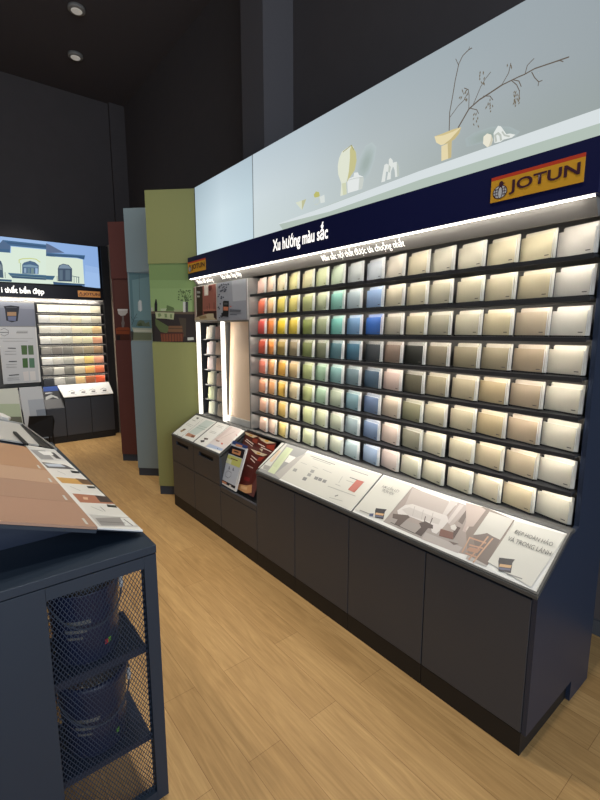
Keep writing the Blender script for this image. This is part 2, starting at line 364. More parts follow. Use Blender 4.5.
  ('P',(72,74,88),0,6467,3826,6432,3834,6410,3814,6449,3808),
  ('P',(72,74,88),0,6277,3753,6244,3761,6223,3742,6260,3736),
  ('P',(72,74,88),0,6357,3845,6323,3853,6301,3833,6339,3827),
  ('P',(72,74,88),0,6410,3832,6375,3840,6354,3821,6392,3815),
  ('P',(72,74,88),0,6409,3751,6375,3760,6353,3740,6391,3734),
  ('P',(72,74,88),0,6438,3743,6403,3751,6382,3732,6420,3725),
  ('P',(72,74,88),0,6205,3837,6173,3845,6152,3825,6188,3819),
  ('P',(72,74,88),0,6374,3792,6340,3800,6319,3780,6356,3774),
  ('P',(72,74,88),0,6495,3810,6460,3818,6438,3798,6476,3792),
  ('P',(72,74,88),0,6197,3828,6164,3836,6144,3817,6180,3811),
  ('P',(72,74,88),0,6298,3835,6265,3843,6244,3824,6281,3818),
  ('P',(72,74,88),0,6310,3733,6276,3741,6255,3722,6292,3715),
  ('P',(72,74,88),0,6494,3691,6459,3700,6437,3680,6476,3674),
  ('P',(72,74,88),0,6526,3497,6491,3507,6469,3488,6508,3480),
  ('P',(72,74,88),0,6528,3665,6492,3674,6470,3655,6509,3648),
  ('P',(72,74,88),0,6462,3354,6427,3364,6405,3345,6444,3337),
  ('P',(72,74,88),0,6465,3547,6430,3556,6408,3537,6446,3529),
  ('P',(72,74,88),0,6421,3656,6386,3665,6365,3645,6403,3638),
  ('P',(72,74,88),0,6432,3628,6398,3637,6376,3617,6414,3610),
  ('P',(72,74,88),0,6444,3340,6409,3350,6387,3331,6426,3323),
  ('P',(72,74,88),0,6532,3492,6496,3501,6474,3482,6513,3474),
  ('P',(72,74,88),0,6427,3636,6393,3645,6371,3625,6409,3618),
  ('P',(72,74,88),0,6504,3328,6468,3338,6446,3319,6485,3310),
  ('P',(72,74,88),0,6360,3642,6326,3651,6305,3632,6343,3625),
  ('P',(72,74,88),0,6427,3342,6392,3352,6370,3333,6409,3325),
  ('P',(72,74,88),0,6501,3470,6466,3480,6444,3460,6483,3453),
  ('P',(24,24,28),0,6345,3577,6307,3584,6162,3571,6188,3329,6365,3344),
  ('P',(196,120,88),0,6338,3493,6180,3483,6187,3426,6341,3435),
  ('P',(80,80,84),0,6316,3553,6192,3547,6197,3515,6318,3521),
  ('P',(30,30,36),0,6408,3397,6347,3404,6358,3337,6403,3342),
  ('L',(214,110,90),8,6137,3484,6087,3486),
  ('L',(96,100,110),6,6132,3438,5802,3418),
  ('L',(96,100,110),6,6136,3363,5926,3353),
  ('L',(96,100,110),12,6133,3417,5822,3405),
 ],
 'sofa': [
  ('P',(156,144,137),0,2551,533,2160,486,1905,487,1829,572,1624,462,1691,81,1795,63,2570,58),
  ('P',(176,165,158),0,2544,523,2127,506,2109,399,2113,330,2488,306),
  ('P',(154,146,140),0,2567,54,2500,159,1850,164,1795,63,2139,48),
  ('P',(172,163,158),0,2136,44,2141,123,1789,123,1792,58),
  ('P',(195,188,183),0,2126,523,2051,526,2072,335,2108,341),
  ('P',(172,160,154),0,2051,526,1934,522,1972,272,2048,294),
  ('P',(195,186,181),0,2028,515,1986,516,2003,289,2032,296),
  ('P',(105,93,88),0,1944,523,1921,517,1899,324,1948,339),
  ('P',(179,161,154),0,1918,513,1760,512,1788,265,1866,265),
  ('P',(198,186,179),0,1874,506,1833,503,1827,283,1848,286),
  ('P',(204,198,193),0,2519,221,2488,306,2427,346,2061,353,2023,306,2030,226,2047,147,2090,147,2150,209,2385,210,2476,178),
  ('P',(188,181,176),0,2487,249,2434,301,2092,295,2081,240,2390,216),
  ('L',(172,165,160),3,2390,328,2348,226),
  ('L',(172,165,160),3,2292,325,2251,224),
  ('L',(172,165,160),3,2192,331,2153,220),
  ('P',(93,79,73),0,2535,172,2390,216,2360,202,2373,174,2393,78,2450,71,2452,133,2509,127),
  ('P',(79,66,63),0,2248,182,2205,223,2121,214,2102,180,2143,168,2151,67,2221,70,2204,150),
  ('L',(70,58,54),4,2214,219,2234,269),
  ('L',(70,58,54),4,2153,220,2166,278),
  ('L',(61,51,47),3,2494,78,2221,70),
  ('P',(112,75,65),0,2041,208,1923,221,1893,155,2016,137),
  ('P',(80,63,58),0,1943,286,1895,288,1890,156,1926,219),
  ('P',(202,197,191),0,1981,269,1957,300,1923,275,1923,240,1960,243),
  ('P',(105,91,86),0,1921,129,1827,139,1861,111),
  ('P',(132,119,110),0,1851,557,1788,562,1547,531,1545,55,1712,69,1834,266),
  ('P',(198,195,186),0,1761,535,1556,533,1565,311,1670,323,1768,267),
  ('P',(116,103,96),0,1764,258,1680,328,1563,306,1547,59,1632,64),
  ('P',(181,165,156),0,1860,316,1807,341,1795,537,1851,557,1984,546),
  ('P',(172,167,161),0,1716,77,1547,59,1547,44,1713,41),
  ('L',(181,140,116),7,1781,230,1646,237),
  ('L',(181,140,116),7,1748,167,1646,182),
  ('L',(190,151,124),6,1619,298,1633,186,1648,37),
  ('L',(190,151,124),6,1658,299,1664,218),
  ('L',(181,140,116),6,1737,85,1645,89),
  ('L',(181,140,116),6,1664,218,1690,43),
  ('P',(172,132,109),0,1738,148,1653,166,1661,122,1749,108),
  ('L',(190,151,124),5,1781,230,1766,80),
 ],
 'panel_b': [
  ('P',(202,200,190),0,2924,551,2550,534,2563,61,2942,50),
  ('P',(202,200,190),0,1540,524,1171,549,1213,36,1556,87),
  ('P',(44,42,46),0,1499,160,1396,195,1398,159,1373,76,1454,53,1492,130),
  ('P',(196,158,112),0,1472,113,1394,138,1392,113,1467,88),
  ('P',(92,96,120),0,1465,83,1390,108,1385,93,1457,66),
  ('L',(130,130,126),5,1393,60,1290,69),
  ('P',(44,42,46),0,2734,157,2621,188,2620,154,2580,75,2670,56,2723,128),
  ('P',(196,158,112),0,2699,112,2613,134,2608,110,2692,88),
  ('P',(92,96,120),0,2689,83,2605,105,2597,91,2677,68),
  ('L',(130,130,126),5,2875,67,2757,71),
  ('P',(70,80,110),0,2755,75,2713,93,2696,58,2740,50),
 ],
 'panel_a': [
  ('P',(202,200,190),0,4166,529,2968,547,2973,26,4179,46),
  ('L',(130,130,124),5,4065,496,3621,489),
  ('L',(150,150,144),4,3998,470,3677,469),
  ('L',(140,140,134),5,3359,492,3108,492),
  ('L',(160,160,154),3,4118,361,4001,358),
  ('L',(160,160,154),3,3893,364,3795,360),
  ('L',(160,160,154),3,3718,372,3563,365),
  ('P',(150,150,146),0,4132,249,4067,253,4053,207,4118,204),
  ('P',(150,150,146),0,3872,318,3811,321,3798,276,3859,273),
  ('P',(150,150,146),0,3868,259,3808,262,3795,218,3855,215),
  ('P',(150,150,146),0,3876,188,3816,192,3804,149,3863,145),
  ('P',(130,130,128),0,3879,184,3819,187,3807,144,3866,140),
  ('P',(130,130,128),0,3732,249,3674,252,3663,209,3721,206),
  ('P',(130,130,128),0,3666,251,3609,254,3599,212,3655,209),
  ('P',(130,130,128),0,3591,250,3535,254,3525,212,3580,208),
  ('L',(150,150,146),3,3389,368,3368,279),
  ('L',(150,150,146),3,3395,247,3314,245),
  ('L',(110,110,106),5,3290,391,3177,392),
  ('L',(150,150,146),3,3297,340,3200,343),
  ('P',(178,100,86),0,3188,394,3085,400,3092,233,3193,239),
  ('L',(160,160,154),4,3460,188,3048,199),
  ('L',(120,120,116),8,3270,109,3249,130),
  ('L',(160,160,154),3,3323,67,3142,87),
 ],
 'tray': [
  ('P',(200,198,190),0,4733,554,4619,561,4504,78,4692,61),
  ('P',(196,204,168),0,4574,512,4433,512,4337,65,4477,63),
  ('P',(188,198,160),0,4574,503,4468,501,4404,162,4505,168),
  ('P',(204,178,150),0,4652,418,4601,425,4562,215,4618,213),
  ('P',(224,222,216),0,4398,404,4265,406,4240,292,4371,288),
  ('P',(150,148,142),0,4645,141,4519,146,4497,80,4601,76),
  ('P',(176,172,166),0,4258,400,4167,520,4179,38,4331,68),
 ],
 'l1': [
  ('P',(226,226,220),0,7366,549,7014,532,7030,28,7386,23),
  ('L',(150,150,146),6,7294,425,7161,424),
  ('L',(160,160,156),3,7312,320,7069,317),
  ('L',(160,160,156),3,7305,289,7079,283),
  ('P',(60,60,60),0,7253,495,7210,518,7150,499,7171,468),
  ('P',(150,120,80),0,7251,121,7194,201,7131,198,7173,111),
  ('P',(90,70,60),0,7235,171,7204,202,7158,198,7163,158),
  ('L',(170,170,166),4,7152,34,7241,48),
 ],
 'l2': [
  ('P',(224,224,218),0,6973,529,6566,540,6583,37,6993,23),
  ('P',(196,206,200),0,6904,513,6594,527,6701,161,6974,152),
  ('P',(178,128,102),0,6974,152,6691,155,6662,103,6968,77),
  ('P',(120,74,56),0,6796,134,6701,143,6674,102,6762,89),
  ('L',(140,160,150),4,6912,358,6628,369),
  ('L',(140,160,150),4,6918,309,6635,322),
 ],
 'l3': [
  ('P',(230,229,224),0,6537,553,6162,557,6197,29,6510,29),
  ('L',(170,170,166),4,6456,340,6268,346),
  ('L',(170,170,166),4,6451,311,6258,320),
  ('L',(170,170,166),4,6451,492,6255,492),
  ('L',(170,170,166),4,6447,463,6251,463),
  ('P',(60,36,34),0,6414,177,6301,192,6274,165,6368,143),
  ('P',(40,28,28),0,6432,107,6339,140,6299,106,6368,74),
 ],
 'l4': [
  ('P',(214,206,204),0,6129,560,5773,561,5664,94,6166,47),
  ('P',(218,202,196),0,6124,544,5785,549,5689,206,6135,211),
  ('P',(206,188,182),0,6124,544,6026,540,6053,207,6135,211),
  ('P',(170,184,210),0,6122,116,5704,121,5692,78,6144,45),
  ('P',(190,96,86),0,5906,208,5847,212,5820,180,5864,180),
  ('P',(150,120,110),0,6096,222,5969,226,5971,203,6046,197),
  ('P',(190,96,86),0,5783,437,5733,432,5721,408),
  ('L',(150,120,110),3,6008,276,5874,483),
  ('P',(70,76,100),0,5861,94,5822,95,5815,76),
 ],
 'bk_w': [
  ('P',(196,202,212),0,5680,122,5278,115,5199,703,5624,736),
  ('P',(48,72,130),0,5589,750,5183,742,5197,699,5608,697),
  ('P',(214,150,110),0,5498,719,5323,727,5318,694,5496,682),
  ('P',(30,26,34),0,5622,667,5231,679,5241,550,5651,542),
  ('P',(204,140,96),0,5558,628,5321,640,5325,574,5554,566),
  ('P',(60,40,40),0,5508,614,5381,619,5382,603,5509,597),
  ('P',(206,208,120),0,5641,530,5257,540,5272,410,5660,400),
  ('P',(226,228,190),0,5649,472,5513,468,5514,406,5658,403),
  ('L',(110,70,40),6,5548,488,5363,493),
  ('P',(130,136,150),0,5552,370,5532,372,5502,327,5554,322),
  ('P',(130,136,150),0,5437,377,5419,377,5391,334,5444,330),
  ('L',(110,114,130),3,5601,261,5550,301,5456,297,5447,245,5509,202,5587,209,5601,261),
  ('P',(30,26,32),0,5688,141,5277,142,5276,109,5684,100),
  ('P',(206,140,110),0,5655,129,5519,130,5516,104,5651,102),
  ('P',(216,206,200),0,5437,125,5385,126,5385,105,5437,105),
  ('L',(236,236,236),6,5214,700,5281,154),
 ],
 'bk_b': [
  ('P',(78,34,26),0,5578,735,5607,917,5225,902,5185,745),
  ('P',(206,186,150),0,5634,897,5268,894,5379,852,5576,865),
  ('P',(204,150,70),0,5499,886,5398,886,5411,864,5499,865),
  ('L',(226,206,190),6,5527,802,5318,766),
  ('L',(226,206,190),5,5546,777,5323,733),
  ('P',(140,60,42),0,5375,846,5247,857,5234,790,5358,793),
 ],
 'bk_c': [
  ('P',(92,34,26),0,5221,745,5232,894,4804,877,4791,749,4812,729),
  ('P',(210,192,160),0,5239,886,4807,883,5003,837,5151,855),
  ('P',(206,160,60),0,5061,882,4973,886,4982,861,5056,860),
  ('L',(230,214,200),6,5191,799,5021,786),
  ('L',(230,214,200),6,5101,763,4846,751),
  ('P',(160,60,40),0,4993,819,4814,855,4803,773,4971,777),
  ('P',(216,200,170),0,5132,736,5045,745,5047,707),
 ],
 'bk_d': [
  ('P',(84,30,24),0,5337,134,5326,695,4880,691,4973,366,5020,221),
  ('P',(212,194,164),0,5320,692,4883,696,4973,656,5155,649),
  ('P',(206,160,60),0,5135,677,5045,683,5057,662,5132,659),
  ('L',(226,210,196),6,5238,604,5063,569),
  ('L',(226,210,196),6,5238,563,5113,531),
  ('L',(200,170,160),7,5262,454,5114,450),
  ('P',(150,50,36),0,5049,626,4927,654,4996,572,5084,564),
  ('P',(120,30,30),0,5244,295,5104,305,5098,253,5233,244),
  ('P',(206,150,100),0,5329,163,5134,190,5017,236,4969,131,5098,87,5309,87),
  ('P',(226,180,130),0,5261,155,5100,173,5100,133,5251,117),
 ],
 'card0': [
  ('P',(196,194,190),0,637,2976,894,3000,917,2787,643,2748),
  ('P',(150,146,144),0,657,2906,825,2962,806,2794,657,2764),
  ('P',(226,226,224),0,820,2945,890,2962,881,2809,806,2794),
  ('L',(90,86,86),4,838,2924,855,2804),
  ('L',(110,106,104),5,669,2836,821,2845),
 ],
 'card1': [
  ('P',(222,220,214),0,640,3220,888,3243,905,3036,635,2985),
  ('P',(176,118,92),0,639,3459,898,3551,898,3277,644,3239),
  ('P',(70,56,52),0,794,3496,894,3536,890,3311,788,3301),
  ('P',(226,190,160),0,693,3391,726,3391,714,3324,685,3326),
  ('P',(40,40,40),0,817,3250,892,3244,871,3184,808,3188),
  ('L',(160,160,156),4,694,3153,744,3068),
  ('L',(160,160,156),4,755,3172,761,3073),
 ],
 'card2': [
  ('P',(224,222,216),0,626,3729,871,3758,883,3545,644,3480),
  ('P',(206,160,90),0,616,3922,874,4024,880,3792,629,3745),
  ('P',(110,84,60),0,765,3964,869,4004,876,3806,783,3791),
  ('P',(40,40,40),0,798,3738,867,3756,855,3690,795,3671),
  ('L',(160,160,156),4,667,3662,715,3564),
 ],
 'card3': [
  ('P',(226,224,220),0,605,4204,832,4284,869,4047,619,3940),
  ('P',(90,88,92),0,595,4442,784,4557,844,4320,608,4224),
  ('P',(196,206,220),0,607,4391,747,4470,773,4369,629,4293),
  ('P',(40,40,40),0,784,4245,858,4254,849,4175,781,4153),
  ('L',(160,160,156),4,671,4157,713,4060),
 ],
 'card4': [
  ('P',(214,214,212),0,560,5102,814,5287,849,4679,599,4464),
  ('P',(150,150,152),0,581,4974,719,5047,727,4641,612,4555),
  ('P',(60,60,64),0,731,4985,790,5011,804,4721,759,4709),
  ('P',(240,240,238),0,641,4955,761,5035,766,4872,669,4793),
 ],
}
for _k in PR: PR[_k] = [(_t[0], _t[1], _t[2]/1000, [(_t[i]/2000, _t[i+1]/2000) for i in range(3, len(_t), 2)]) for _t in PR[_k]]
# ---------------------------------------------------------------- helpers
V = Vector
def lin(c):
    if isinstance(c, str): c = tuple(int(c[i:i+2], 16) for i in (0, 2, 4))
    return tuple(((x/255)/12.92 if x/255 <= .04045 else ((x/255+.055)/1.055)**2.4) for x in c)
def mat(name, col, rough=.5, metal=0., emit=0., noise=0., scale=40., bump=0., spec=.5, objcol=False):
    m = bpy.data.materials.new(name); m.use_nodes = True; nt = m.node_tree; b = nt.nodes['Principled BSDF']
    c = (*lin(col), 1)
    b.inputs['Base Color'].default_value = c; b.inputs['Roughness'].default_value = rough; b.inputs['Metallic'].default_value = metal
    b.inputs['Specular IOR Level'].default_value = spec
    src = None
    if objcol:
        oi = nt.nodes.new('ShaderNodeObjectInfo'); src = oi.outputs['Color']
    if noise or bump:
        tc = nt.nodes.new('ShaderNodeTexCoord'); n = nt.nodes.new('ShaderNodeTexNoise'); n.inputs['Scale'].default_value = scale; n.inputs['Detail'].default_value = 4
        nt.links.new(tc.outputs['Object'], n.inputs['Vector'])
        if noise:
            mr = nt.nodes.new('ShaderNodeMapRange'); mr.inputs[3].default_value = 1-noise; mr.inputs[4].default_value = 1+noise
            nt.links.new(n.outputs['Fac'], mr.inputs[0])
            mx = nt.nodes.new('ShaderNodeVectorMath'); mx.operation = 'SCALE'; mx.inputs[0].default_value = c[:3]
            if src: nt.links.new(src, mx.inputs[0])
            nt.links.new(mr.outputs[0], mx.inputs['Scale']); src = mx.outputs[0]
        if bump:
            bp = nt.nodes.new('ShaderNodeBump'); bp.inputs['Strength'].default_value = bump; bp.inputs['Distance'].default_value = .002
            nt.links.new(n.outputs['Fac'], bp.inputs['Height']); nt.links.new(bp.outputs[0], b.inputs['Normal'])
    if src: nt.links.new(src, b.inputs['Base Color'])
    if emit:
        b.inputs['Emission Color'].default_value = c; b.inputs['Emission Strength'].default_value = emit
    return m
def attr_mat(name, emit, rough=.4):
    m = bpy.data.materials.new(name); m.use_nodes = True; nt = m.node_tree; b = nt.nodes['Principled BSDF']
    a = nt.nodes.new('ShaderNodeAttribute'); a.attribute_name = 'Col'
    b.inputs['Roughness'].default_value = rough
    if emit:
        b.inputs['Base Color'].default_value = (.02, .02, .02, 1); b.inputs['Specular IOR Level'].default_value = .2
        nt.links.new(a.outputs['Color'], b.inputs['Emission Color']); b.inputs['Emission Strength'].default_value = emit
    else: nt.links.new(a.outputs['Color'], b.inputs['Base Color'])
    return m
def link(o, parent=None):
    COL.objects.link(o)
    if parent is not None:
        o.parent = parent
        o.matrix_parent_inverse = (Matrix.Translation(-parent.location) if parent.type == 'EMPTY' and parent.get('category') is not None or parent.get('local') else Matrix.Identity(4))
    return o
def obj(name, bm, mats, parent=None, smooth=False, kind=None):
    me = bpy.data.meshes.new(name); bmesh.ops.recalc_face_normals(bm, faces=bm.faces[:]) if len(bm.faces) else None
    bm.to_mesh(me); bm.free()
    for m in (mats if isinstance(mats, (list, tuple)) else [mats]): me.materials.append(m)
    if smooth:
        for p in me.polygons: p.use_smooth = True
    o = bpy.data.objects.new(name, me); link(o, parent)
    if kind: o['kind'] = kind
    return o
def tag(o, label, cat, group=None):
    o['label'] = label; o['category'] = cat
    if group: o['group'] = group
    return o
def thing(name, label, cat, loc=(0, 0, 0), group=None):
    o = bpy.data.objects.new(name, None); COL.objects.link(o); o.location = loc; o.empty_display_size = .05
    return tag(o, label, cat, group)
def B(*boxes, bev=0.):
    bm = bmesh.new()
    for b in boxes: addbox(bm, *b)
    if bev: bmesh.ops.bevel(bm, geom=bm.edges[:], offset=bev, segments=2, affect='EDGES', profile=.6)
    return bm
def addbox(bm, x0, x1, y0, y1, z0, z1, mi=0):
    v = [bm.verts.new(p) for p in ((x0,y0,z0),(x1,y0,z0),(x1,y1,z0),(x0,y1,z0),(x0,y0,z1),(x1,y0,z1),(x1,y1,z1),(x0,y1,z1))]
    for f in ((0,3,2,1),(4,5,6,7),(0,1,5,4),(1,2,6,5),(2,3,7,6),(3,0,4,7)):
        bm.faces.new([v[i] for i in f]).material_index = mi
def prismY(bm, prof, y0, y1, mi=0):      # prof = [(x,z)]
    a = [bm.verts.new((x, y0, z)) for x, z in prof]; b = [bm.verts.new((x, y1, z)) for x, z in prof]; n = len(prof)
    bm.faces.new(a).material_index = mi; bm.faces.new(b[::-1]).material_index = mi
    for i in range(n): bm.faces.new((a[i], b[i], b[(i+1) % n], a[(i+1) % n])).material_index = mi
def prismZ(bm, pts, z0, z1, mi=0):
    a = [bm.verts.new((x, y, z0)) for x, y in pts]; b = [bm.verts.new((x, y, z1)) for x, y in pts]; n = len(pts)
    bm.faces.new(a).material_index = mi; bm.faces.new(b[::-1]).material_index = mi
    for i in range(n): bm.faces.new((a[i], b[i], b[(i+1) % n], a[(i+1) % n])).material_index = mi
def slab(bm, quad, nrm, t, mi=0):        # a quad given thickness t along -nrm
    nrm = V(nrm).normalized(); a = [bm.verts.new(V(p)) for p in quad]; b = [bm.verts.new(V(p)-nrm*t) for p in quad]; n = len(quad)
    bm.faces.new(a).material_index = mi; bm.faces.new(b[::-1]).material_index = mi
    for i in range(n): bm.faces.new((a[i], b[i], b[(i+1) % n], a[(i+1) % n])).material_index = mi
def lathe(bm, prof, c=(0, 0, 0), n=32, mi=0):
    rings = [[bm.verts.new((c[0]+r*math.cos(2*PI*k/n), c[1]+r*math.sin(2*PI*k/n), c[2]+z)) for k in range(n)] for r, z in prof]
    for a, b in zip(rings, rings[1:]):
        for k in range(n): bm.faces.new((a[k], a[(k+1) % n], b[(k+1) % n], b[k])).material_index = mi
    bm.faces.new(rings[0][::-1]).material_index = mi; bm.faces.new(rings[-1]).material_index = mi
def tube(bm, pts, r, n=8, mi=0):
    pts = [V(p) for p in pts]; rings = []
    for i, p in enumerate(pts):
        d = (pts[min(i+1, len(pts)-1)]-pts[max(i-1, 0)]).normalized()
        u = d.cross(V((0, 0, 1)) if abs(d.z) < .9 else V((1, 0, 0))).normalized(); w = d.cross(u)
        rings.append([bm.verts.new(p+(u*math.cos(2*PI*k/n)+w*math.sin(2*PI*k/n))*r) for k in range(n)])
    for a, b in zip(rings, rings[1:]):
        for k in range(n): bm.faces.new((a[k], a[(k+1) % n], b[(k+1) % n], b[k])).material_index = mi
    bm.faces.new(rings[0][::-1]).material_index = mi; bm.faces.new(rings[-1]).material_index = mi
# planes: functions (a, b, h) -> world point, h = height above the printed surface
PL = {
 'X': lambda x0: (lambda a, b, h=0: V((x0-h, a, b))),
 'Y': lambda y0: (lambda a, b, h=0: V((a, y0-h, b))),
}
SN = V((-.159, 0, .252)).normalized(); SD = V((.252, 0, .159)).normalized()
def slope(a, b, h=0): return V((1.513, a, .651))+SD*b+SN*h
def finp(P0): return lambda a, b, h=0: V((P0[0]+a*R2-h*R2, P0[1]-a*R2-h*R2, b))
def tilt(x0, z0, dx, dz):
    d = V((dx, 0, dz)).normalized(); n = V((-dz, 0, dx)).normalized()
    return lambda a, b, h=0: V((x0, a, z0))+d*b+n*h
BN = V((.36, 0, 1)).normalized()
def board(a, b, h=0): return V((a, b, .918+(.445-a)*.36))+BN*h
def picture(name, key_or_items, plane, m, parent, h0=.0008, dh=.00012, grid=None):
    items = PR[key_or_items] if isinstance(key_or_items, str) else key_or_items
    verts, faces, cols = [], [], []
    def poly(pts, c, h):
        i = len(verts); verts.extend(plane(p[0], p[1], h) for p in pts); faces.append(tuple(range(i, i+len(pts)))); cols.append(c)
    if grid:                               # a smoothly graded backdrop of the printed picture
        a0, a1, b0, b1, tab = grid; nr, nc = len(tab)-1, len(tab[0])-1; N = 6
        def g(u, v):
            x, y = u*nc, v*nr; i, j = min(int(x), nc-1), min(int(y), nr-1); x -= i; y -= j
            q = [[tab[j+b][i+a][k] for a in (0, 1) for b in (0, 1)] for k in range(3)]
            return tuple(k[0]*(1-x)*(1-y)+k[1]*(1-x)*y+k[2]*x*(1-y)+k[3]*x*y for k in q)
        M1, M2 = nc*N, nr*N
        for i in range(M1):
            for j in range(M2):
                us = ((i/M1, j/M2), ((i+1)/M1, j/M2), ((i+1)/M1, (j+1)/M2), (i/M1, (j+1)/M2))
                k = len(verts); verts.extend(plane(a0+(a1-a0)*u, b0+(b1-b0)*v, h0) for u, v in us); faces.append((k, k+1, k+2, k+3)); cols.append([g(u, v) for u, v in us])
    h = h0+dh
    for kd, c, w, pts in items:
        h += dh
        if kd == 'P': poly(pts, c, h)
        else:
            for p, q in zip(pts, pts[1:]):
                d = V((q[0]-p[0], q[1]-p[1]));
                if d.length < 1e-6: continue
                n = V((-d.y, d.x)).normalized()*w/2; e = d.normalized()*w*.25
                poly([(p[0]-e.x+n.x, p[1]-e.y+n.y), (q[0]+e.x+n.x, q[1]+e.y+n.y), (q[0]+e.x-n.x, q[1]+e.y-n.y), (p[0]-e.x-n.x, p[1]-e.y-n.y)], c, h)
                h += dh*.02
    me = bpy.data.meshes.new(name); me.from_pydata([tuple(v) for v in verts], [], faces)
    ca = me.color_attributes.new('Col', 'FLOAT_COLOR', 'CORNER'); k = 0
    for f, c in zip(faces, cols):
        for j in range(len(f)):
            cc = c[j] if isinstance(c, list) else c
            ca.data[k].color = (*lin(cc), 1); k += 1
    me.materials.append(m); o = bpy.data.objects.new(name, me); link(o, parent); return o
def text(name, body, plane, a0, b0, w, h, m, parent, flip=True, h0=.0015, bold=.0, shear=0., ext=.0006):
    """lettering fitted to width w and height h; a runs to the left when flip (walls seen from -X)"""
    cu = bpy.data.curves.new(name, 'FONT'); cu.body = body; cu.size = 1; cu.offset = bold; cu.shear = shear; cu.resolution_u = 3
    t = bpy.data.objects.new('t', cu); me = bpy.data.meshes.new_from_object(t); bpy.data.objects.remove(t); bpy.data.curves.remove(cu)
    xs = [v.co.x for v in me.vertices]; ys = [v.co.y for v in me.vertices]; x0, x1, y0, y1 = min(xs), max(xs), min(ys), max(ys)
    s = -1 if flip else 1
    for v in me.vertices:
        a = a0+s*(v.co.x-x0)/(x1-x0)*w; b = b0+(v.co.y-y0)/(y1-y0)*h
        v.co = plane(a, b, h0)
    me.materials.clear(); me.materials.append(m)
    o = bpy.data.objects.new(name, me); link(o, parent)
    return o

# ---------------------------------------------------------------- materials
M = dict(
 wall=mat('black wall paint', (86,81,82), .85, noise=.08, scale=6), ceil=mat('black ceiling paint', (82,78,82), .9),
 navy=mat('navy header laminate', (14,20,66), .4), navy2=mat('navy side laminate', (32,44,64), .4, noise=.05, scale=3),
 door=mat('warm charcoal laminate', (60,63,70), .42, noise=.05, scale=4), door2=mat('charcoal carcass', (58,57,58), .5), toe=mat('black toe kick', (18,17,18), .6),
 top=mat('grey powder coated frame', (80,80,78), .55), shelf=mat('dark grey metal shelf', (50,51,54), .4), back=mat('grey back board', (120,117,112), .6),
 fascia=mat('grey fascia', (112,110,107), .6), led=mat('led strip', (255,246,232), emit=6.), ledw=mat('led column', (255,248,236), emit=1.5), farstrip=mat('far led strip', (255,244,228), emit=1.),
 white=mat('white card edge', (206,204,198), .6), card=mat('painted card', (200,200,200), .55, noise=.03, scale=60, objcol=True), ink=mat('dark print', (92,88,82), .6), pale=mat('pale print', (200,196,188), .6),
 isl=mat('navy island metal', (28,42,58), .5, noise=.05, scale=5), isl2=mat('navy island shelf', (24,36,58), .4), mesh=mat('navy expanded mesh', (46,60,80), .4, metal=.2),
 txt=mat('lit white letters', (255,252,246), emit=1.0), orange=mat('orange yellow sign', (214,158,44), .4), red=mat('red sign stripe', (196,64,40), .4), logo=mat('dark maroon letters', (62,26,44), .5),
 dim=mat('bronze sign', (226,158,92), .5), black=mat('black plastic', (14,14,15), .45, spec=.3), steel=mat('brushed steel', (170,170,168), .35, metal=.9), bucket=mat('navy bucket plastic', (22,30,62), .35),
 grey=mat('grey ink', (110,110,106), .7), bwhite=mat('bucket white', (196,198,200), .5), green=mat('green sticker', (120,190,50), .5), rsti=mat('red sticker', (190,40,50), .5), plinth=mat('dark plinth', (58,66,80), .6),
 maroon=mat('maroon paint', (98,54,50), .6), blue=mat('blue grey paint', (142,160,166), .6), olive=mat('olive green paint', (150,152,96), .6), lamp=mat('downlight ring', (150,148,144), .5), glass=mat('lamp lens', (230,225,215), .3, emit=.25),
 beige=mat('beige sample board', (226,198,168), .6), pine=mat('pale stone edge', (176,162,146), .7, noise=.2, scale=12), silver=mat('grey tray', (150,150,148), .35), paperw=mat('white paper', (228,227,222), .6))
PE = attr_mat('backlit print', 1.0); PP = attr_mat('printed paper', 0); PD = attr_mat('printed panel', 0, .6)
# oak floor: planks along Y
fl = bpy.data.materials.new('oak plank floor'); fl.use_nodes = True; nt = fl.node_tree; N_, Lk = nt.nodes, nt.links; bs = N_['Principled BSDF']
tc = N_.new('ShaderNodeTexCoord'); mp = N_.new('ShaderNodeMapping'); mp.inputs['Rotation'].default_value = (0, 0, PI/2); Lk.new(tc.outputs['Object'], mp.inputs['Vector'])
br = N_.new('ShaderNodeTexBrick'); br.offset = .37; br.inputs['Scale'].default_value = 1; br.inputs['Brick Width'].default_value = 1.2; br.inputs['Row Height'].default_value = .145
br.inputs['Mortar Size'].default_value = .0010; br.inputs['Mortar Smooth'].default_value = .1; br.inputs['Bias'].default_value = 0
br.inputs['Color1'].default_value = (*lin((204,166,112)), 1); br.inputs['Color2'].default_value = (*lin((188,150,98)), 1); br.inputs['Mortar'].default_value = (*lin((150,114,72)), 1)
Lk.new(mp.outputs[0], br.inputs['Vector'])
mg = N_.new('ShaderNodeMapping'); mg.inputs['Scale'].default_value = (9, .9, 1); Lk.new(tc.outputs['Object'], mg.inputs['Vector'])
wv = N_.new('ShaderNodeTexNoise'); wv.inputs['Scale'].default_value = 3.2; wv.inputs['Detail'].default_value = 7; wv.inputs['Distortion'].default_value = 1.6; Lk.new(mg.outputs[0], wv.inputs['Vector'])
mg2 = N_.new('ShaderNodeMapping'); mg2.inputs['Scale'].default_value = (60, 2, 1); Lk.new(tc.outputs['Object'], mg2.inputs['Vector'])
w2 = N_.new('ShaderNodeTexNoise'); w2.inputs['Scale'].default_value = 2; w2.inputs['Detail'].default_value = 5; Lk.new(mg2.outputs[0], w2.inputs['Vector'])
cr = N_.new('ShaderNodeValToRGB'); cr.color_ramp.elements[0].position = .32; cr.color_ramp.elements[0].color = (.66, .60, .52, 1); cr.color_ramp.elements[1].position = .68; cr.color_ramp.elements[1].color = (1.06, 1.05, 1.03, 1)
Lk.new(wv.outputs['Fac'], cr.inputs[0])
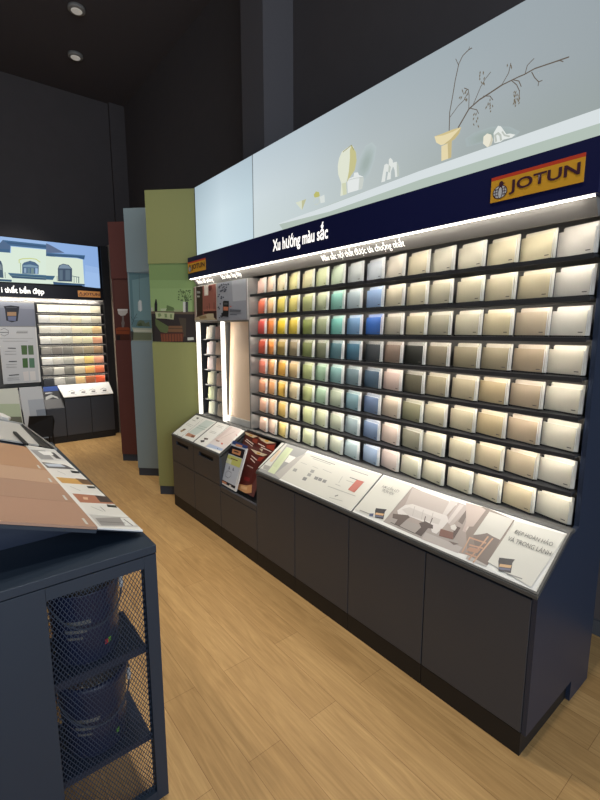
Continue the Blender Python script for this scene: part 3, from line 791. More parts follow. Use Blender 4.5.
mu = N_.new('ShaderNodeMix'); mu.data_type = 'RGBA'; mu.blend_type = 'MULTIPLY'; mu.inputs[0].default_value = .55; Lk.new(br.outputs['Color'], mu.inputs[6]); Lk.new(cr.outputs[0], mu.inputs[7])
c2 = N_.new('ShaderNodeValToRGB'); c2.color_ramp.elements[0].position = .3; c2.color_ramp.elements[0].color = (.80, .77, .72, 1); c2.color_ramp.elements[1].position = .7; c2.color_ramp.elements[1].color = (1.04, 1.04, 1.03, 1); Lk.new(w2.outputs['Fac'], c2.inputs[0])
m2 = N_.new('ShaderNodeMix'); m2.data_type = 'RGBA'; m2.blend_type = 'MULTIPLY'; m2.inputs[0].default_value = .7; Lk.new(mu.outputs[2], m2.inputs[6]); Lk.new(c2.outputs[0], m2.inputs[7])
Lk.new(m2.outputs[2], bs.inputs['Base Color']); bs.inputs['Roughness'].default_value = .48; bs.inputs['Specular IOR Level'].default_value = .35

# ---------------------------------------------------------------- the room
XW, YW, XL, YF, ZC = 2.5, 7.42, -4.2, -3.2, 4.92
obj('floor', B((XL, XW, YF, YW, -.05, 0)), fl, kind='structure')
obj('ceiling', B((XL, XW, YF, YW, ZC, ZC+.1)), M['ceil'], kind='structure')
obj('wall_right', B((XW, XW+.1, YF, YW+.1, -.05, ZC+.1)), M['wall'], kind='structure')
obj('wall_back', B((XL, XW, YW, YW+.1, -.05, ZC+.1)), M['wall'], kind='structure')
obj('wall_left', B((XL-.1, XL, YF, YW+.1, -.05, ZC+.1)), M['wall'], kind='structure')
obj('trim_1', B((2.28, XW, YW-.06, YW, 0, ZC)), M['wall'], kind='structure')          # corner post
obj('trim_2', B((2.2, XW, 3.195, 3.52, 0, ZC)), mat('column paint', (100,97,100), .8), kind='structure')   # column on the right wall
obj('baseboard_right', B((XW-.012, XW, YF, 3.19, 0, .08)), mat('grey baseboard', (80,84,90), .6), kind='structure')

# ---------------------------------------------------------------- main display: base cabinets
def cabinet(y0, y1, label, kind='tall', group=None, parent=None):
    t = thing('base_cabinet', label, 'cabinet', (1.8, (y0+y1)/2, 0), group)
    g = .0018
    bm = bmesh.new()
    if kind == 'low':
        prismY(bm, [(1.533, .095), (2.12, .095), (2.12, .62), (1.80, .60), (1.57, .385), (1.533, .400)], y0+.0005, y1-.0005)
    else:
        prismY(bm, [(1.533, .095), (2.12, .095), (2.12, .78), (1.765, .78), (1.533, .634)], y0+.0005, y1-.0005)
    obj('carcass', bm, [M['door2']], t)
    if kind == 'low':
        obj('door', B((1.513, 1.5325, y0+g, y1-g, .098, .376), bev=.0012), M['door'], t)
        obj('rail', B((1.513, 1.5325, y0+g, y1-g, .380, .418), bev=.001), M['door'], t)
    elif kind == 'drawer':
        obj('door', B((1.513, 1.5325, y0+g, y1-g, .098, .418), bev=.0012), M['door'], t)
        c = (y0+y1)/2; h = .12
        bm = B((1.513, 1.5325, y0+g, c-h, .422, .634), (1.513, 1.5325, c+h, y1-g, .422, .634), (1.513, 1.5325, c-h, c+h, .422, .580), (1.513, 1.5325, c-h, c+h, .612, .634))
        d = obj('drawer', bm, M['door'], t)
        obj('handle_slot', B((1.529, 1.5327, c-h, c+h, .580, .612)), M['black'], d)
    else:
        obj('door', B((1.513, 1.5325, y0+g, y1-g, .098, .626), bev=.0012), M['door'], t)
    obj('toe_kick', B((1.5145, 1.929, y0+.0003, y1-.0003, 0, .0945)), M['toe'], t)
    return t
cabinet(.5945, 1.029, 'charcoal base cabinet at the near end of the main display, beside the navy end panel')
cabinet(1.031, 1.486, 'charcoal base cabinet, second from the navy end panel, below the sofa picture')
cabinet(1.488, 1.929, 'charcoal base cabinet, third from the navy end panel, below the white chart panel')
cabinet(1.931, 2.335, 'charcoal base cabinet just right of the booklet bin')
cabinet(2.337, 2.826, 'low charcoal cabinet whose cut-down front holds the booklets', 'low')
cabinet(2.828, 3.264, 'charcoal cabinet with a slotted top drawer, just left of the booklet bin', 'drawer')
cabinet(3.266, 3.695, 'charcoal cabinet with a slotted top drawer, beside the olive panel', 'drawer')

def worktop(y0, y1, label):
    t = thing('sloping_worktop', label, 'worktop', (1.6, (y0+y1)/2, .65))
    def fr(a0, a1, b0, b1, h=0, th=.012):
        return [slope(a0, b0, h), slope(a1, b0, h), slope(a1, b1, h), slope(a0, b1, h)], th
    bm = bmesh.new(); prismY(bm, [tuple((1.510, .637)), (1.510, .651), (1.765, .8120), (1.80, .8120), (1.80, .7990), (1.768, .7990)], y0, y1)
    obj('deck', bm, M['top'], t)
    bm = bmesh.new()
    for q in ((y0, y1, .002, .010), (y0, y1, .285, .294), (y0, y0+.008, .010, .285), (y1-.008, y1, .010, .285)):
        s, th = fr(*q, h=.006, th=.006); slab(bm, s, SN, th)
    obj('rim', bm, M['top'], t)
    return t
wt1 = worktop(.577, 2.335, 'long sloping grey-rimmed worktop carrying the chart and sofa pictures')
wt2 = worktop(2.828, 3.695, 'short sloping grey-rimmed worktop with four leaflets, beside the olive panel')
def sheet(name, label, cat, a0, a1, b0, b1, keys, m=PP, base=None, th=.003, group=None, skew=0):
    t = thing(name, label, cat, tuple(slope((a0+a1)/2, (b0+b1)/2, 0.001)), group)
    bm = bmesh.new(); q = [slope(a0, b0, th+.0008), slope(a1, b0, th+.0008), slope(a1+skew, b1, th+.0008), slope(a0+skew, b1, th+.0008)]; slab(bm, q, SN, th); obj('board', bm, base or M['paperw'], t)
    its = []
    for k in keys: its += PR[k]
    picture('printed_picture', its, slope, m, t, h0=th+.0012, dh=.00006)
    return t
sheet('picture_panel', 'large printed panel showing a cream sofa and a wooden armchair between two text blocks', 'display panel', .586, 1.472, .012, .283, ('sofa', 'panel_b'))
sheet('chart_panel', 'cream chart panel with small grey squares and one brick red swatch', 'display panel', 1.484, 2.095, .012, .283, ('panel_a',))
sheet('sample_tray', 'grey sample tray with a pale green card and white tag, next to the booklets', 'tray', 2.098, 2.326, .012, .283, ('tray',), base=M['silver'])
t = sheet('leaflet', 'white leaflet with small furniture picture at the far left end of the short worktop', 'leaflet', 3.515, 3.685, .014, .276, ('l1',), group='leaflets on the short worktop')
sheet('leaflet', 'leaflet with grey-green block and orange-brown photo at its bottom, second on the short worktop', 'leaflet', 3.290, 3.507, .014, .276, ('l2',), group='leaflets on the short worktop')
sheet('leaflet', 'white leaflet with two small dark red cans printed near its lower edge', 'leaflet', 3.082, 3.272, .014, .276, ('l3',), group='leaflets on the short worktop')
sheet('leaflet', 'pinkish leaflet showing a pale room with a blue strip along its lower edge', 'leaflet', 2.838, 3.075, .014, .276, ('l4',), group='leaflets on the short worktop')
tag(obj('rear_rail', B((1.757, 1.80, 2.3355, 2.8275, .797, .8115)), M['top']), 'thin grey rail behind the booklet bin joining the two worktops', 'rail')
# lettering on the sofa panel
pb = [o for o in COL.objects if o.name.startswith('picture_panel')][0]
text('heading', 'ĐẸP HOÀN HẢO', slope, .748, .198, .140, .030, M['grey'], pb, h0=.0106)
text('heading', 'VÀ TRONG LÀNH', slope, .757, .162, .158, .026, M['grey'], pb, h0=.0106)
text('heading', 'NƠI GẮN KẾT', slope, 1.420, .200, .105, .024, M['grey'], pb, h0=.0106)
text('heading', 'TRỌN VẸN', slope, 1.408, .172, .075, .024, M['grey'], pb, h0=.0106)

# booklets in the bin
def booklet(name, label, key, plane, quad, h, th, edge=M['paperw']):
    c = plane(sum(p[0] for p in quad)/4, sum(p[1] for p in quad)/4, h); t = thing(name, label, 'booklet', tuple(c), 'booklets in the bin')
    bm = bmesh.new(); n = plane(0, 0, 1)-plane(0, 0, 0); slab(bm, [plane(a, b, h+th) for a, b in quad], n, th); obj('pages', bm, edge, t)
    picture('cover', key, plane, PP, t, h0=h+th+.0004, dh=.00008)
pb1 = tilt(1.545, .39, .17, .41); pw1 = tilt(1.53, .39, .10, .36)
booklet('booklet', 'dark red-brown booklet, upper left at the back of the bin', 'bk_b', pb1, [(2.785, .12), (2.800, .458), (2.612, .451), (2.590, .12)], -.016, .004, M['maroon'])
booklet('booklet', 'dark red-brown booklet, upper right at the back of the bin', 'bk_c', pb1, [(2.588, .12), (2.610, .447), (2.402, .440), (2.393, .12)], -.012, .004, M['maroon'])
booklet('booklet', 'dark red-brown booklet with an orange lower picture, in front on the right of the bin', 'bk_d', pb1, [(2.668, .045), (2.6632, .3474), (2.4399, .3453), (2.45, .045)], -.004, .004, M['maroon'])
booklet('booklet', 'white booklet with a yellow-green panel and blue top edge, leaning front left in the bin', 'bk_w', pw1, [(2.824, .040), (2.627, .036), (2.600, .3515), (2.812, .368)], .004, .012)

# ---------------------------------------------------------------- main display: upper unit
# carcass: end panels, back, header, light box
t = thing('display_unit', 'tall wall display unit with navy header, lit shelves and grey back board', 'display unit', (2.0, 2.1, 0))
UNIT = t
bm = bmesh.new(); prismY(bm, [(1.515, .0955), (2.128, 0), (2.128, 2.18), (1.835, 2.18), (1.835, .817), (1.77, .812), (1.515, .648)], .5855, .6005)
bm2 = bmesh.new(); prismY(bm2, [(1.515, .0955), (1.93, .0955), (1.93, 0), (2.128, 0), (2.128, 2.0), (1.835, 2.0), (1.835, .811), (1.80, .797), (1.770, .797), (1.515, .6365)], .577, .594); bm.free()
obj('end_panel', bm2, M['navy2'], t)
obj('end_panel', B((1.80, 2.128, 3.68, 3.695, .815, 2.0)), M['shelf'], t)
obj('back_board', B((2.0, 2.128, .602, 2.83, .80, 2.0)), M['back'], t)
obj('header', B((1.73, 2.128, .585, 3.70, 2.003, 2.18), bev=.001), M['navy'], t)
bm = bmesh.new(); prismY(bm, [(1.800, 1.944), (1.812, 1.944), (1.812, 2.002), (1.763, 2.002)], .602, 3.68); obj('fascia', bm, M['fascia'], t)
obj('led_strip', B((1.738, 1.752, .60, 3.685, 1.9975, 2.0028)), M['led'], t)
obj('divider_panel', B((1.7895, 2.0, 2.822, 2.834, .812, 1.943)), M['back'], t)
obj('base_ledge', B((1.801, 2.0, .602, 2.822, .788, .8005), (1.801, 1.99, 2.834, 3.68, .788, .812)), M['shelf'], t)
# lettering and logos
HX = PL['X'](1.73)
text('header_title', 'Xu hướng màu sắc', HX, 2.428, 2.040, .527, .118, M['txt'], t, bold=.022)
FX = lambda a, b, h=0: V((1.800-(b-1.944)*.638-h, a, b))
text('subtitle', 'Màu sắc nội thất được ưa chuộng nhất', FX, 2.007, 1.948, .594, .050, M['txt'], t, bold=.004)
text('subtitle', 'Thiết kế phòng', FX, 3.64, 1.951, .29, .044, M['txt'], t, bold=.01)
text('subtitle', 'Sơn hiệu ứng đẹp', FX, 3.205, 1.951, .296, .044, M['txt'], t, bold=.01)
def logo(plane, a0, a1, b0, b1, m1, parent, s=-1):
    """a0 = left end as read"""
    W_, H_ = abs(a1-a0), b1-b0
    P_ = lambda u, v, h: plane(a0+s*u*W_, b0+v*H_, h)
    lg = None
    bm = bmesh.new(); n = plane(0, 0, 1)-plane(0, 0, 0)
    slab(bm, [P_(0, 0, .004), P_(1, 0, .004), P_(1, .86, .004), P_(0, .86, .004)], n, .0038, 0); slab(bm, [P_(0, .86, .004), P_(1, .86, .004), P_(1, 1, .004), P_(0, 1, .004)], n, .0038, 1)
    lg = obj('logo_sign', bm, [m1, M['red'] if m1 is M['orange'] else m1], parent)
    bm = bmesh.new()
    def disc(cu, cv, ru, rv, h, mi, k=24):
        vs = [bm.verts.new(P_(cu+ru*math.cos(2*PI*i/k), cv+rv*math.sin(2*PI*i/k), h)) for i in range(k)]; bm.faces.new(vs).material_index = mi
    disc(.115, .36, .088, .27, .0050, 0); disc(.115, .36, .078, .235, .0053, 1)
    disc(.125, .66, .026, .12, .0054, 0); disc(.118, .36, .031, .26, .0056, 0); disc(.118, .33, .022, .21, .0058, 1)
    for q in ((.13, .30), (.165, .14)):
        pass
    for (u0, v0, u1, v1) in ((.04, .36, .085, .37), (.15, .37, .19, .36), (.06, .20, .06, .52), (.17, .20, .17, .52), (.045, .47, .09, .48), (.045, .25, .09, .25), (.145, .25, .19, .25), (.145, .48, .19, .47)):
        d = V((u1-u0, v1-v0)).normalized(); nn = V((-d.y*.004, d.x*.012)) if abs(d.x) > .5 else V((.003, 0))
        bm.faces.new([bm.verts.new(P_(*p, .0060)) for p in ((u0-nn.x, v0-nn.y), (u1-nn.x, v1-nn.y), (u1+nn.x, v1+nn.y), (u0+nn.x, v0+nn.y))]).material_index = 0
    vs = [bm.verts.new(P_(*p, .0055)) for p in ((.13, .74), (.175, .66), (.14, .64))]; bm.faces.new(vs).material_index = 0
    me = obj('emblem', bm, [M['logo'], M['bwhite'] if m1 is M['orange'] else m1], lg)
    tx = text('letters', 'JOTUN', plane, a0+s*.225*W_, b0+.16*H_, .74*W_, .56*H_, M['logo'], lg, flip=(s < 0), h0=.006, bold=.022)
logo(HX, .957, .632, 2.046, 2.138, M['orange'], t)
logo(HX, 3.690, 3.366, 2.048, 2.140, M['orange'], t)
# shelves with their led strips
for k in range(7):
    z = 1.820-.1457*k
    s = obj('shelf', B((1.8035, 1.999, .603, 2.8215, z-.010, z), (1.8000, 1.8034, .603, 2.8215, z-.0165, z)), [M['shelf']], t)
    obj('led_strip', B((1.8045, 1.8095, .61, 2.815, z-.0135, z-.0102)), M['led'], s)
# left bays
obj('bay_side', B((1.80, 2.0, 3.235, 3.245, .812, 1.63)), M['back'], t)
obj('bay_back', B((1.99, 2.0, 2.834, 3.68, .812, 1.943)), M['fascia'], t)
obj('bay_lintel', B((1.79, 1.99, 2.834, 3.68, 1.63, 1.943)), M['back'], t)
obj('led_column', B((1.775, 1.80, 3.645, 3.676, .812, 1.632)), M['ledw'], t)
obj('led_column', B((1.775, 1.80, 3.205, 3.234, .812, 1.632)), M['ledw'], t)
# lightbox
t = thing('light_box', 'long backlit picture of cream vases on a white ledge above the navy header', 'light box', (1.9, 2.1, 2.18))
obj('box_frame', B((1.822, 2.1, .585, 3.70, 2.181, 2.772)), mat('white frame', (150,156,158), .5), t)
g1 = [[(204,216,216),(196,208,208),(184,194,192),(160,170,166),(150,160,156)],
      [(206,218,222),(194,206,210),(178,188,190),(164,174,178),(150,160,164)],
      [(190,204,212),(180,194,202),(166,178,184),(156,168,174),(150,160,166)]]
g1 = [r for r in g1]
picture('backlit_picture', 'lb', PL['X'](1.82), PE, t, grid=(2.785, .587, 2.182, 2.770, g1), dh=.0001)
g2 = [[(190,212,220),(206,226,234),(196,216,226)],[(180,200,210),(206,224,232),(192,212,220)],[(164,184,194),(186,204,214),(176,194,204)]]
picture('backlit_picture', [], PL['X'](1.82), PE, t, grid=(3.698, 2.795, 2.182, 2.770, g2))

# posters above the left bays
def poster(label, key, a0, a1, b0, b1, m):
    t = thing('poster', label, 'poster', (1.785, (a0+a1)/2, b0)); obj('board', B((1.776, 1.789, a0, a1, b0, b1)), m, t)
    picture('printed_picture', key, PL['X'](1.776), PP, t)
poster('poster of a terracotta red dining room, above the swatch bay', 'room', 3.288, 3.697, 1.637, 1.938, M['paperw'])
poster('silver grey poster with dark leaves and a black device', 'silver', 2.826, 3.286, 1.637, 1.938, M['silver'])
# leaning beige sample
t = thing('sample_board', 'tall beige sample panel leaning in the narrow bay', 'sample board', (1.9, 3.0, .82))
bm = bmesh.new(); slab(bm, [V((1.812, 3.20, .863)), V((1.812, 2.842, .863)), V((1.850, 2.842, 1.628)), V((1.850, 3.20, 1.628))], V((-.77, 0, .038)), .012); obj('board', bm, M['beige'], t)
bm = B((1.803, 1.8105, 2.842, 3.202, .8125, .862)); obj('white_foot', bm, M['white'], t)

# ---------------------------------------------------------------- colour cards
RND = random.Random(4)
def card_proto(name, w, hf, hb, depth=.020, lean=.10, notch=.016, label_len=.018, riser=0., depth_step=.0052):
    """origin: bottom centre of the front face, width along Y, facing -X"""
    parts = []
    def leaned(bm):
        for v in bm.verts: v.co.x += v.co.z*lean; v.co.z += riser
    bm = bmesh.new(); addbox(bm, 0, .004, -w/2+(.003 if riser else .008), w/2, 0, hf); bm.faces.ensure_lookup_table()
    for f in bm.faces: f.material_index = 1
    bm.faces[5].material_index = 0; bm.faces[5].normal_update()
    f = bm.faces.new([bm.verts.new(p) for p in ((-.0004, -w/2+.014, .010), (-.0004, -w/2+.014+label_len, .010), (-.0004, -w/2+.014+label_len, .0135), (-.0004, -w/2+.014, .0135))]); f.material_index = 2
    leaned(bm); parts.append(('front_card', bm))
    bm = bmesh.new()
    for i in range(3):
        x = (.0045 if riser else .006)+i*depth_step; dy = .0016*i
        n = len(bm.faces); addbox(bm, x, x+.0038, -w/2-dy-.001, w/2-notch, 0, hb-(.004 if i == 0 else 0)); bm.faces.ensure_lookup_table()
        for f in bm.faces[n:]: f.material_index = 1
        bm.faces[n+5].material_index = 0
    leaned(bm); parts.append(('back_cards', bm))
    bm = bmesh.new(); addbox(bm, .016, .019, -w/2+.002, w/2+.002, 0, hb-.012); leaned(bm)
    if riser:
        addbox(bm, -.003, .0190, -w/2+.002, w/2, 0, riser-.0003)
        for i in range(18):
            yy = -w/2+.006+i*(w-.012)/18; n = len(bm.faces); addbox(bm, -.0045, -.0031, yy, yy+.0028, .0002, riser-.0005)
            for f in bm.faces[n:]: f.material_index = 1
    parts.append(('holder', bm))
    out = []
    for nm, bm in parts:
        me = bpy.data.meshes.new(nm); bm.to_mesh(me); bm.free()
        for m in ((M['black'], M['top']) if nm == 'holder' else (M['card'], M['white'], M['ink'])): me.materials.append(m)
        out.append((nm, me))
    return out
def mix(a, b, t): return tuple(a[i]*(1-t)+b[i]*t for i in range(3))
PROTO = {}
def place_card(parts, loc, col, label, group, cat='colour card set', kname='colour_card_set'):
    t = thing(kname, label, cat, loc, group)
    for nm, me in parts:
        o = bpy.data.objects.new(nm, me); COL.objects.link(o); o.parent = t
        g_ = sum(lin(col))/3; c = mix(mix(lin(col), (g_, g_, g_), .06), (.72, .70, .64), .0 if nm == 'front_card' else .28)  # back cards mixed paler: the LED glow is put into their colour
        o.color = (*c, 1)
    return t
GRID = [
 'F0C9B8 F2CFB0 EBDCB0 E6DD96 D9D2A0 CBD3A2 BCCDB0 B9C0BE B5BDC4 CFC6B4 CFC4A4 C8C2AC CFC8B0 D2C7A4 D4C8A2 D9D2C6',
 'EC7250 EDBE84 EBD85A D8CB6E A7AE72 B2BC94 86C4B4 A8BAC0 86A4CC CEC4A8 C8BF9E BDB79C CBC3A4 CCC1A0 C6BA98 D5D0C4',
 'DC4A40 F0852E F4D410 D6BE38 7E8A44 95A07C 6AB3A6 6690B8 2260B4 A8A290 B3AB8C A39E88 BDB79E C8BC98 BCAC92 D6D2C4',
 'C04A30 E28830 A89048 8E8060 6F7A44 6A7056 48707A 36647C 30363C 7A685A 24251F 7E7560 8C8268 9A8F74 A8967C CFC8B4',
 'E07860 F4AA68 E4AE40 CDB07A A3AE74 92B494 78A2A0 688088 385064 C9B2A6 5A5644 A3987A B0A486 B8A57E B09E84 D0CAB6',
 'F0A47C F0AE70 EABC48 DFCDA0 BFC888 A0C0A2 B0BCA4 769AA4 5C7090 C8B8A2 8C8A6C C9C0A0 BEB496 C0AE86 BCA88C D2CCB8',
 'F4BFA0 F4C49C F0CA6C E8DFB4 CCD49C D0D6B0 C4CCB4 9CB0B4 748AAC D8C4B6 8E8C78 D4CCB0 CCC3A6 CDBE9C C4B496 D6D0BE',
 'F6D0BA F4D4BE F4D880 EBE4C8 DCE2B8 DEE0C4 D8DEC8 B4C8CC 9CB2CE DCCAC0 CCC8B0 D6D0B4 D8D0B4 D8CCB0 D4C4A0 D8D2BE']
GRID = [r.split() for r in GRID]
def hue(c, warm='beige'):
    r, g, b = (int(c[i:i+2], 16) for i in (0, 2, 4)); h, l, s = colorsys.rgb_to_hls(r/255, g/255, b/255); h *= 360
    tone = 'very dark' if l < .25 else 'dark' if l < .42 else 'mid' if l < .6 else 'light' if l < .74 else 'pale'
    if s < .10: n = 'grey'
    elif h < 14 or h > 340: n = 'red' if s > .5 and l < .62 else 'pink'
    elif h < 36: n = 'orange' if s > .55 else 'tan'
    elif h < 56: n = 'yellow' if s > .5 else 'beige'
    elif h < 75: n = 'yellow-green' if s > .3 else 'greyish green'
    elif h < 165: n = 'green'
    elif h < 195: n = 'teal'
    else: n = 'blue' if s > .25 else 'blue-grey'
    return tone+' '+n
ORD = ['first', 'second', 'third', 'fourth', 'fifth', 'sixth', 'seventh', 'eighth', 'ninth', 'tenth', 'eleventh', 'twelfth', 'thirteenth', 'fourteenth', 'fifteenth', 'sixteenth']
YL = [2.832,2.701,2.570,2.435,2.284,2.153,2.015,1.875,1.724,1.588,1.448,1.314,1.166,1.028,.888,.748]
ROWN = ['top', 'second', 'third', 'fourth', 'fifth', 'sixth', 'seventh', 'bottom']
ANG = math.radians(14); ROTC = Matrix.Rotation(-ANG, 4, 'Z'); proto = card_proto('card', .142, .092, .108, lean=.05, riser=.006, depth_step=.0030)
for nm, me in proto: me.transform(ROTC)
for r in range(8):
    z = 1.8203-.1457*r+(.0006 if r == 7 else 0)
    for c in range(16):
        y = min(YL[c], 2.812)-.0660+RND.uniform(-.0015, .0015)
        where = 'at the left end' if c == 0 else 'nearest the navy end panel' if c == 15 else ORD[c]+' from the left'
        row = 'under the header' if r == 0 else 'on the bottom ledge' if r == 7 else 'on the '+ORD[r]+' row down'
        lab = '%s card set %s, main display %s' % (hue(GRID[r][c]), where, 'top row' if r == 0 else 'bottom row' if r == 7 else ORD[r]+' row')
        place_card(proto, (1.845+RND.uniform(-.002, .002), y, z+.0005), GRID[r][c], lab, 'colour card sets on the main display')
# small card sets of the narrow swatch bay
proto2 = card_proto('card', .118, .105, .118, notch=.03)
c2a = ['E8DCC8', 'E6D2CC', 'E0CCC8', 'DCD6B0', 'CED6A4', 'DCDEC0']; c2b = ['B08478', 'C4A890', 'CEA080', 'B49484', 'C6B49C', 'CEC0A8']
for i in range(6):
    z = 1.487-.1335*i
    s = obj('shelf', B((1.822, 1.989, 3.246, 3.637, z-.008, z)), M['shelf'], UNIT)
    for j, (yy, cc) in enumerate(((3.555, c2a[i]), (3.395, c2b[i]))):
        place_card(proto2, (1.838, yy, z+.0005), cc, '%s small card set in the narrow lit bay, %s column, %s row' % (hue(cc), ('left', 'right')[j], ('top', 'second', 'third', 'fourth', 'fifth', 'bottom')[i]), 'small card sets in the narrow bay')

# ---------------------------------------------------------------- angled colour panels
def fin(name_label, P0, m, key, base):
    t = thing('display_stand', name_label, 'display stand', (P0[0], P0[1], 0), 'tall angled colour stands')
    f = finp(P0); n = V((-R2, -R2, 0))
    def q(a0, a1, b0, b1, h): return [f(a0, b0, h), f(a1, b0, h), f(a1, b1, h), f(a0, b1, h)]
    bm = bmesh.new(); slab(bm, q(0, .447, .085, 1.45, 0), n, .06); obj('lower_board', bm, m, t)
    bm = bmesh.new(); slab(bm, q(.002, .447, 1.4505, 2.15, -.006), n, .054); pb = obj('photo_board', bm, m, t)
    bm = bmesh.new(); slab(bm, q(0, .447, 2.1505, 2.768, 0), n, .06); obj('upper_board', bm, m, t)
    bm = bmesh.new(); slab(bm, q(.004, .445, 0, .0845, -.006), n, .05); obj('plinth', bm, M['plinth'], t)
    picture('printed_picture', key, lambda a, b, h=0: f(a, b, h-.0055), PD, t, dh=.00006, h0=.0002)
fin('tall olive green panel with a console table and basket picture, beside the main display', (1.505, 4.03), M['olive'], 'green', None)
fin('tall blue-grey panel with a pendant lamp and sofa picture, between the olive and maroon panels', (1.542, 4.728), M['blue'], 'blue', None)
fin('tall maroon panel with a table lamp picture, farthest of the three angled panels', (1.582, 5.408), M['maroon'], 'maroon', None)
tag(obj('edge_board', B((2.03, 2.075, 6.86, 7.16, 0, 2.80)), M['pine']), 'tall thin pale stone-look board standing edge-on right of the far display', 'board')

# ---------------------------------------------------------------- far display on the back wall
YG = 7.05
t = thing('display_unit', 'far wall display with house picture, navy header and eight rows of cards', 'display unit', (1.0, 7.2, 0)); FU = t
obj('back_board', B((.147, 1.925, 7.19, 7.40, .80, 2.0)), M['back'], t)
obj('end_panel', B((1.925, 2.028, 7.0, 7.40, 0, 2.78)), mat('black end panel', (24,24,27), .5), t)
obj('header', B((.147, 1.924, 7.02, 7.40, 2.003, 2.178)), mat('near black header', (14,13,22), .4), t)
obj('fascia', B((.147, 1.924, 7.055, 7.07, 1.945, 2.002)), M['fascia'], t)
obj('led_strip', B((.16, 1.92, 7.035, 7.045, 1.999, 2.0025)), M['farstrip'], t)
obj('side_board', B((1.034, 1.046, 7.03, 7.19, .81, 1.944)), M['shelf'], t)
HY = PL['Y'](7.02)
text('header_title', 'i thất bền đẹp', HY, .672, 2.035, .490, .115, M['txt'], t, flip=False, bold=.022)
FYp = PL['Y'](7.055)
text('subtitle', 'Màu sắc được ưa chuộng nhất', FYp, 1.27, 1.955, .43, .042, M['txt'], t, flip=False, bold=.005)
text('subtitle', 'bền đẹp', FYp, .60, 1.955, .23, .042, M['txt'], t, flip=False, bold=.005)
logo(HY, 1.585, 1.885, 2.045, 2.132, M['dim'], t, s=1)
FG = ['E4DFCC E6E0CC E2DCC4 E4DDC2 E0DAC6 D8CFB4', 'DAD8D0 E4E0D0 DCD8C4 E8DEB8 E6E2CC D8CEB4', 'D2CEC0 DCD8C8 D2CCBC E2D6B4 E6DFB0 ECC88C', 'D8D6CC D6D2C4 CAC6B4 DED4AE E0D9B0 EAA880',
      '8C8880 7E7870 78756C 948A76 A09274 B08E68', 'DAD8D0 CCC8BC B4B2A6 DCCCA8 F0CE78 F0A480', '86847E C0BCB0 7A786E D4C4A0 F2B260 EC7848', '32343A BCB8B0 84827A E2BC80 A86034 F0602E']
pw = .1365
me3 = card_proto('card', pw-.003, .100, .104, notch=.0, lean=.12)
rot = Matrix.Rotation(PI/2, 4, 'Z')
for nm, me in me3: me.transform(rot)
for r in range(8):
    z = 1.8203-.1457*r
    if r < 7:
        s = obj('shelf', B((1.047, 1.923, 7.052, 7.189, z-.018, z)), M['shelf'], t)
        obj('led_strip', B((1.05, 1.92, 7.056, 7.062, z-.0200, z-.0182)), M['farstrip'], s)
    else: obj('base_ledge', B((.147, 1.923, 7.052, 7.189, .786, .8003)), M['shelf'], t)
    for c, col in enumerate(FG[r].split()):
        x = 1.07+pw*(c+.5)
        place_card(me3, (x, 7.066, z+.0005), col, '%s card set on the far display, %s row, %s from the left' % (hue(col), ROWN[r], ORD[c] if c < 5 else 'last'), 'colour card sets on the far display')
t = thing('light_box', 'backlit picture of a cream house with blue-grey roof above the far display', 'light box', (1.0, 7.1, 2.18))
obj('box_frame', B((.147, 1.91, 7.055, 7.3, 2.181, 2.775)), M['black'], t)
hb = [('P', (214,230,214), 0, [(.15, 2.185), (.60, 2.185), (.60, 2.62), (.15, 2.62)]), ('P', (150,182,226), 0, [(.15, 2.62), (1.9, 2.62), (1.9, 2.765), (.15, 2.765)]), ('P', (54,96,134), 0, [(.15, 2.56), (.62, 2.56), (.62, 2.68), (.15, 2.66)])]
picture('backlit_picture', hb+PR['house'], PL['Y'](7.05), PE, t, dh=.0001)
t = thing('poster', 'grey poster with a black paint bucket, upper left of the far card rows', 'poster', (.8, 7.04, 1.62)); obj('board', B((.595, 1.033, 7.042, 7.056, 1.618, 1.944)), M['silver'], t)
picture('printed_picture', 'far_bucket', PL['Y'](7.042), PP, t)
t = thing('chart_panel', 'white chart with four green swatches left of the far card rows', 'display panel', (.8, 7.04, .86)); obj('board', B((.595, 1.033, 7.042, 7.056, .86, 1.616)), M['paperw'], t)
picture('printed_picture', 'far_info', PL['Y'](7.042), PP, t)
# far base cabinets
def far_cab(x0, x1, label, low=False):
    t = thing('base_cabinet', label, 'cabinet', ((x0+x1)/2, 7.0, 0)); zt = .50 if low else .62
    bm = bmesh.new(); prof = [(6.853, .095), (7.188, .095), (7.188, .76), (7.05, .76), (6.853, zt)]
    a = [bm.verts.new((x0+.0005, y, z)) for y, z in prof]; b = [bm.verts.new((x1-.0005, y, z)) for y, z in prof]
    bm.faces.new(a); bm.faces.new(b[::-1])
    for i in range(5): bm.faces.new((a[i], b[i], b[(i+1) % 5], a[(i+1) % 5]))
    obj('carcass', bm, M['door2'], t)
    obj('door', B((x0+.003, x1-.003, 6.833, 6.8525, .098, zt-.004), bev=.0012), M['door'], t)
    obj('toe_kick', B((x0, x1, 6.836, 7.15, 0, .0945)), M['toe'], t)
far_cab(1.606, 1.924, 'charcoal cabinet at the right end under the far display')
far_cab(1.27, 1.603, 'charcoal cabinet under the left half of the white desk panel')
far_cab(1.03, 1.267, 'narrow low charcoal cabinet under the blue leaflets', True)
far_cab(.59, 1.027, 'charcoal cabinet behind the leaning grey sample board', True)
far_cab(.147, .587, 'charcoal cabinet behind the leaning green sample board', True)
fs = lambda a, b, h=0: V((a, 6.83+b*.79-h*.61, .645+b*.61+h*.79))
t = thing('picture_panel', 'white sloping panel with four small dark sketches under the far card rows', 'display panel', (1.58, 6.9, .65))
bm = bmesh.new(); slab(bm, [fs(1.262, 0), fs(1.924, 0), fs(1.924, .25), fs(1.225, .25)], V((0, -.61, .79)), .012); obj('board', bm, M['paperw'], t)
its = []
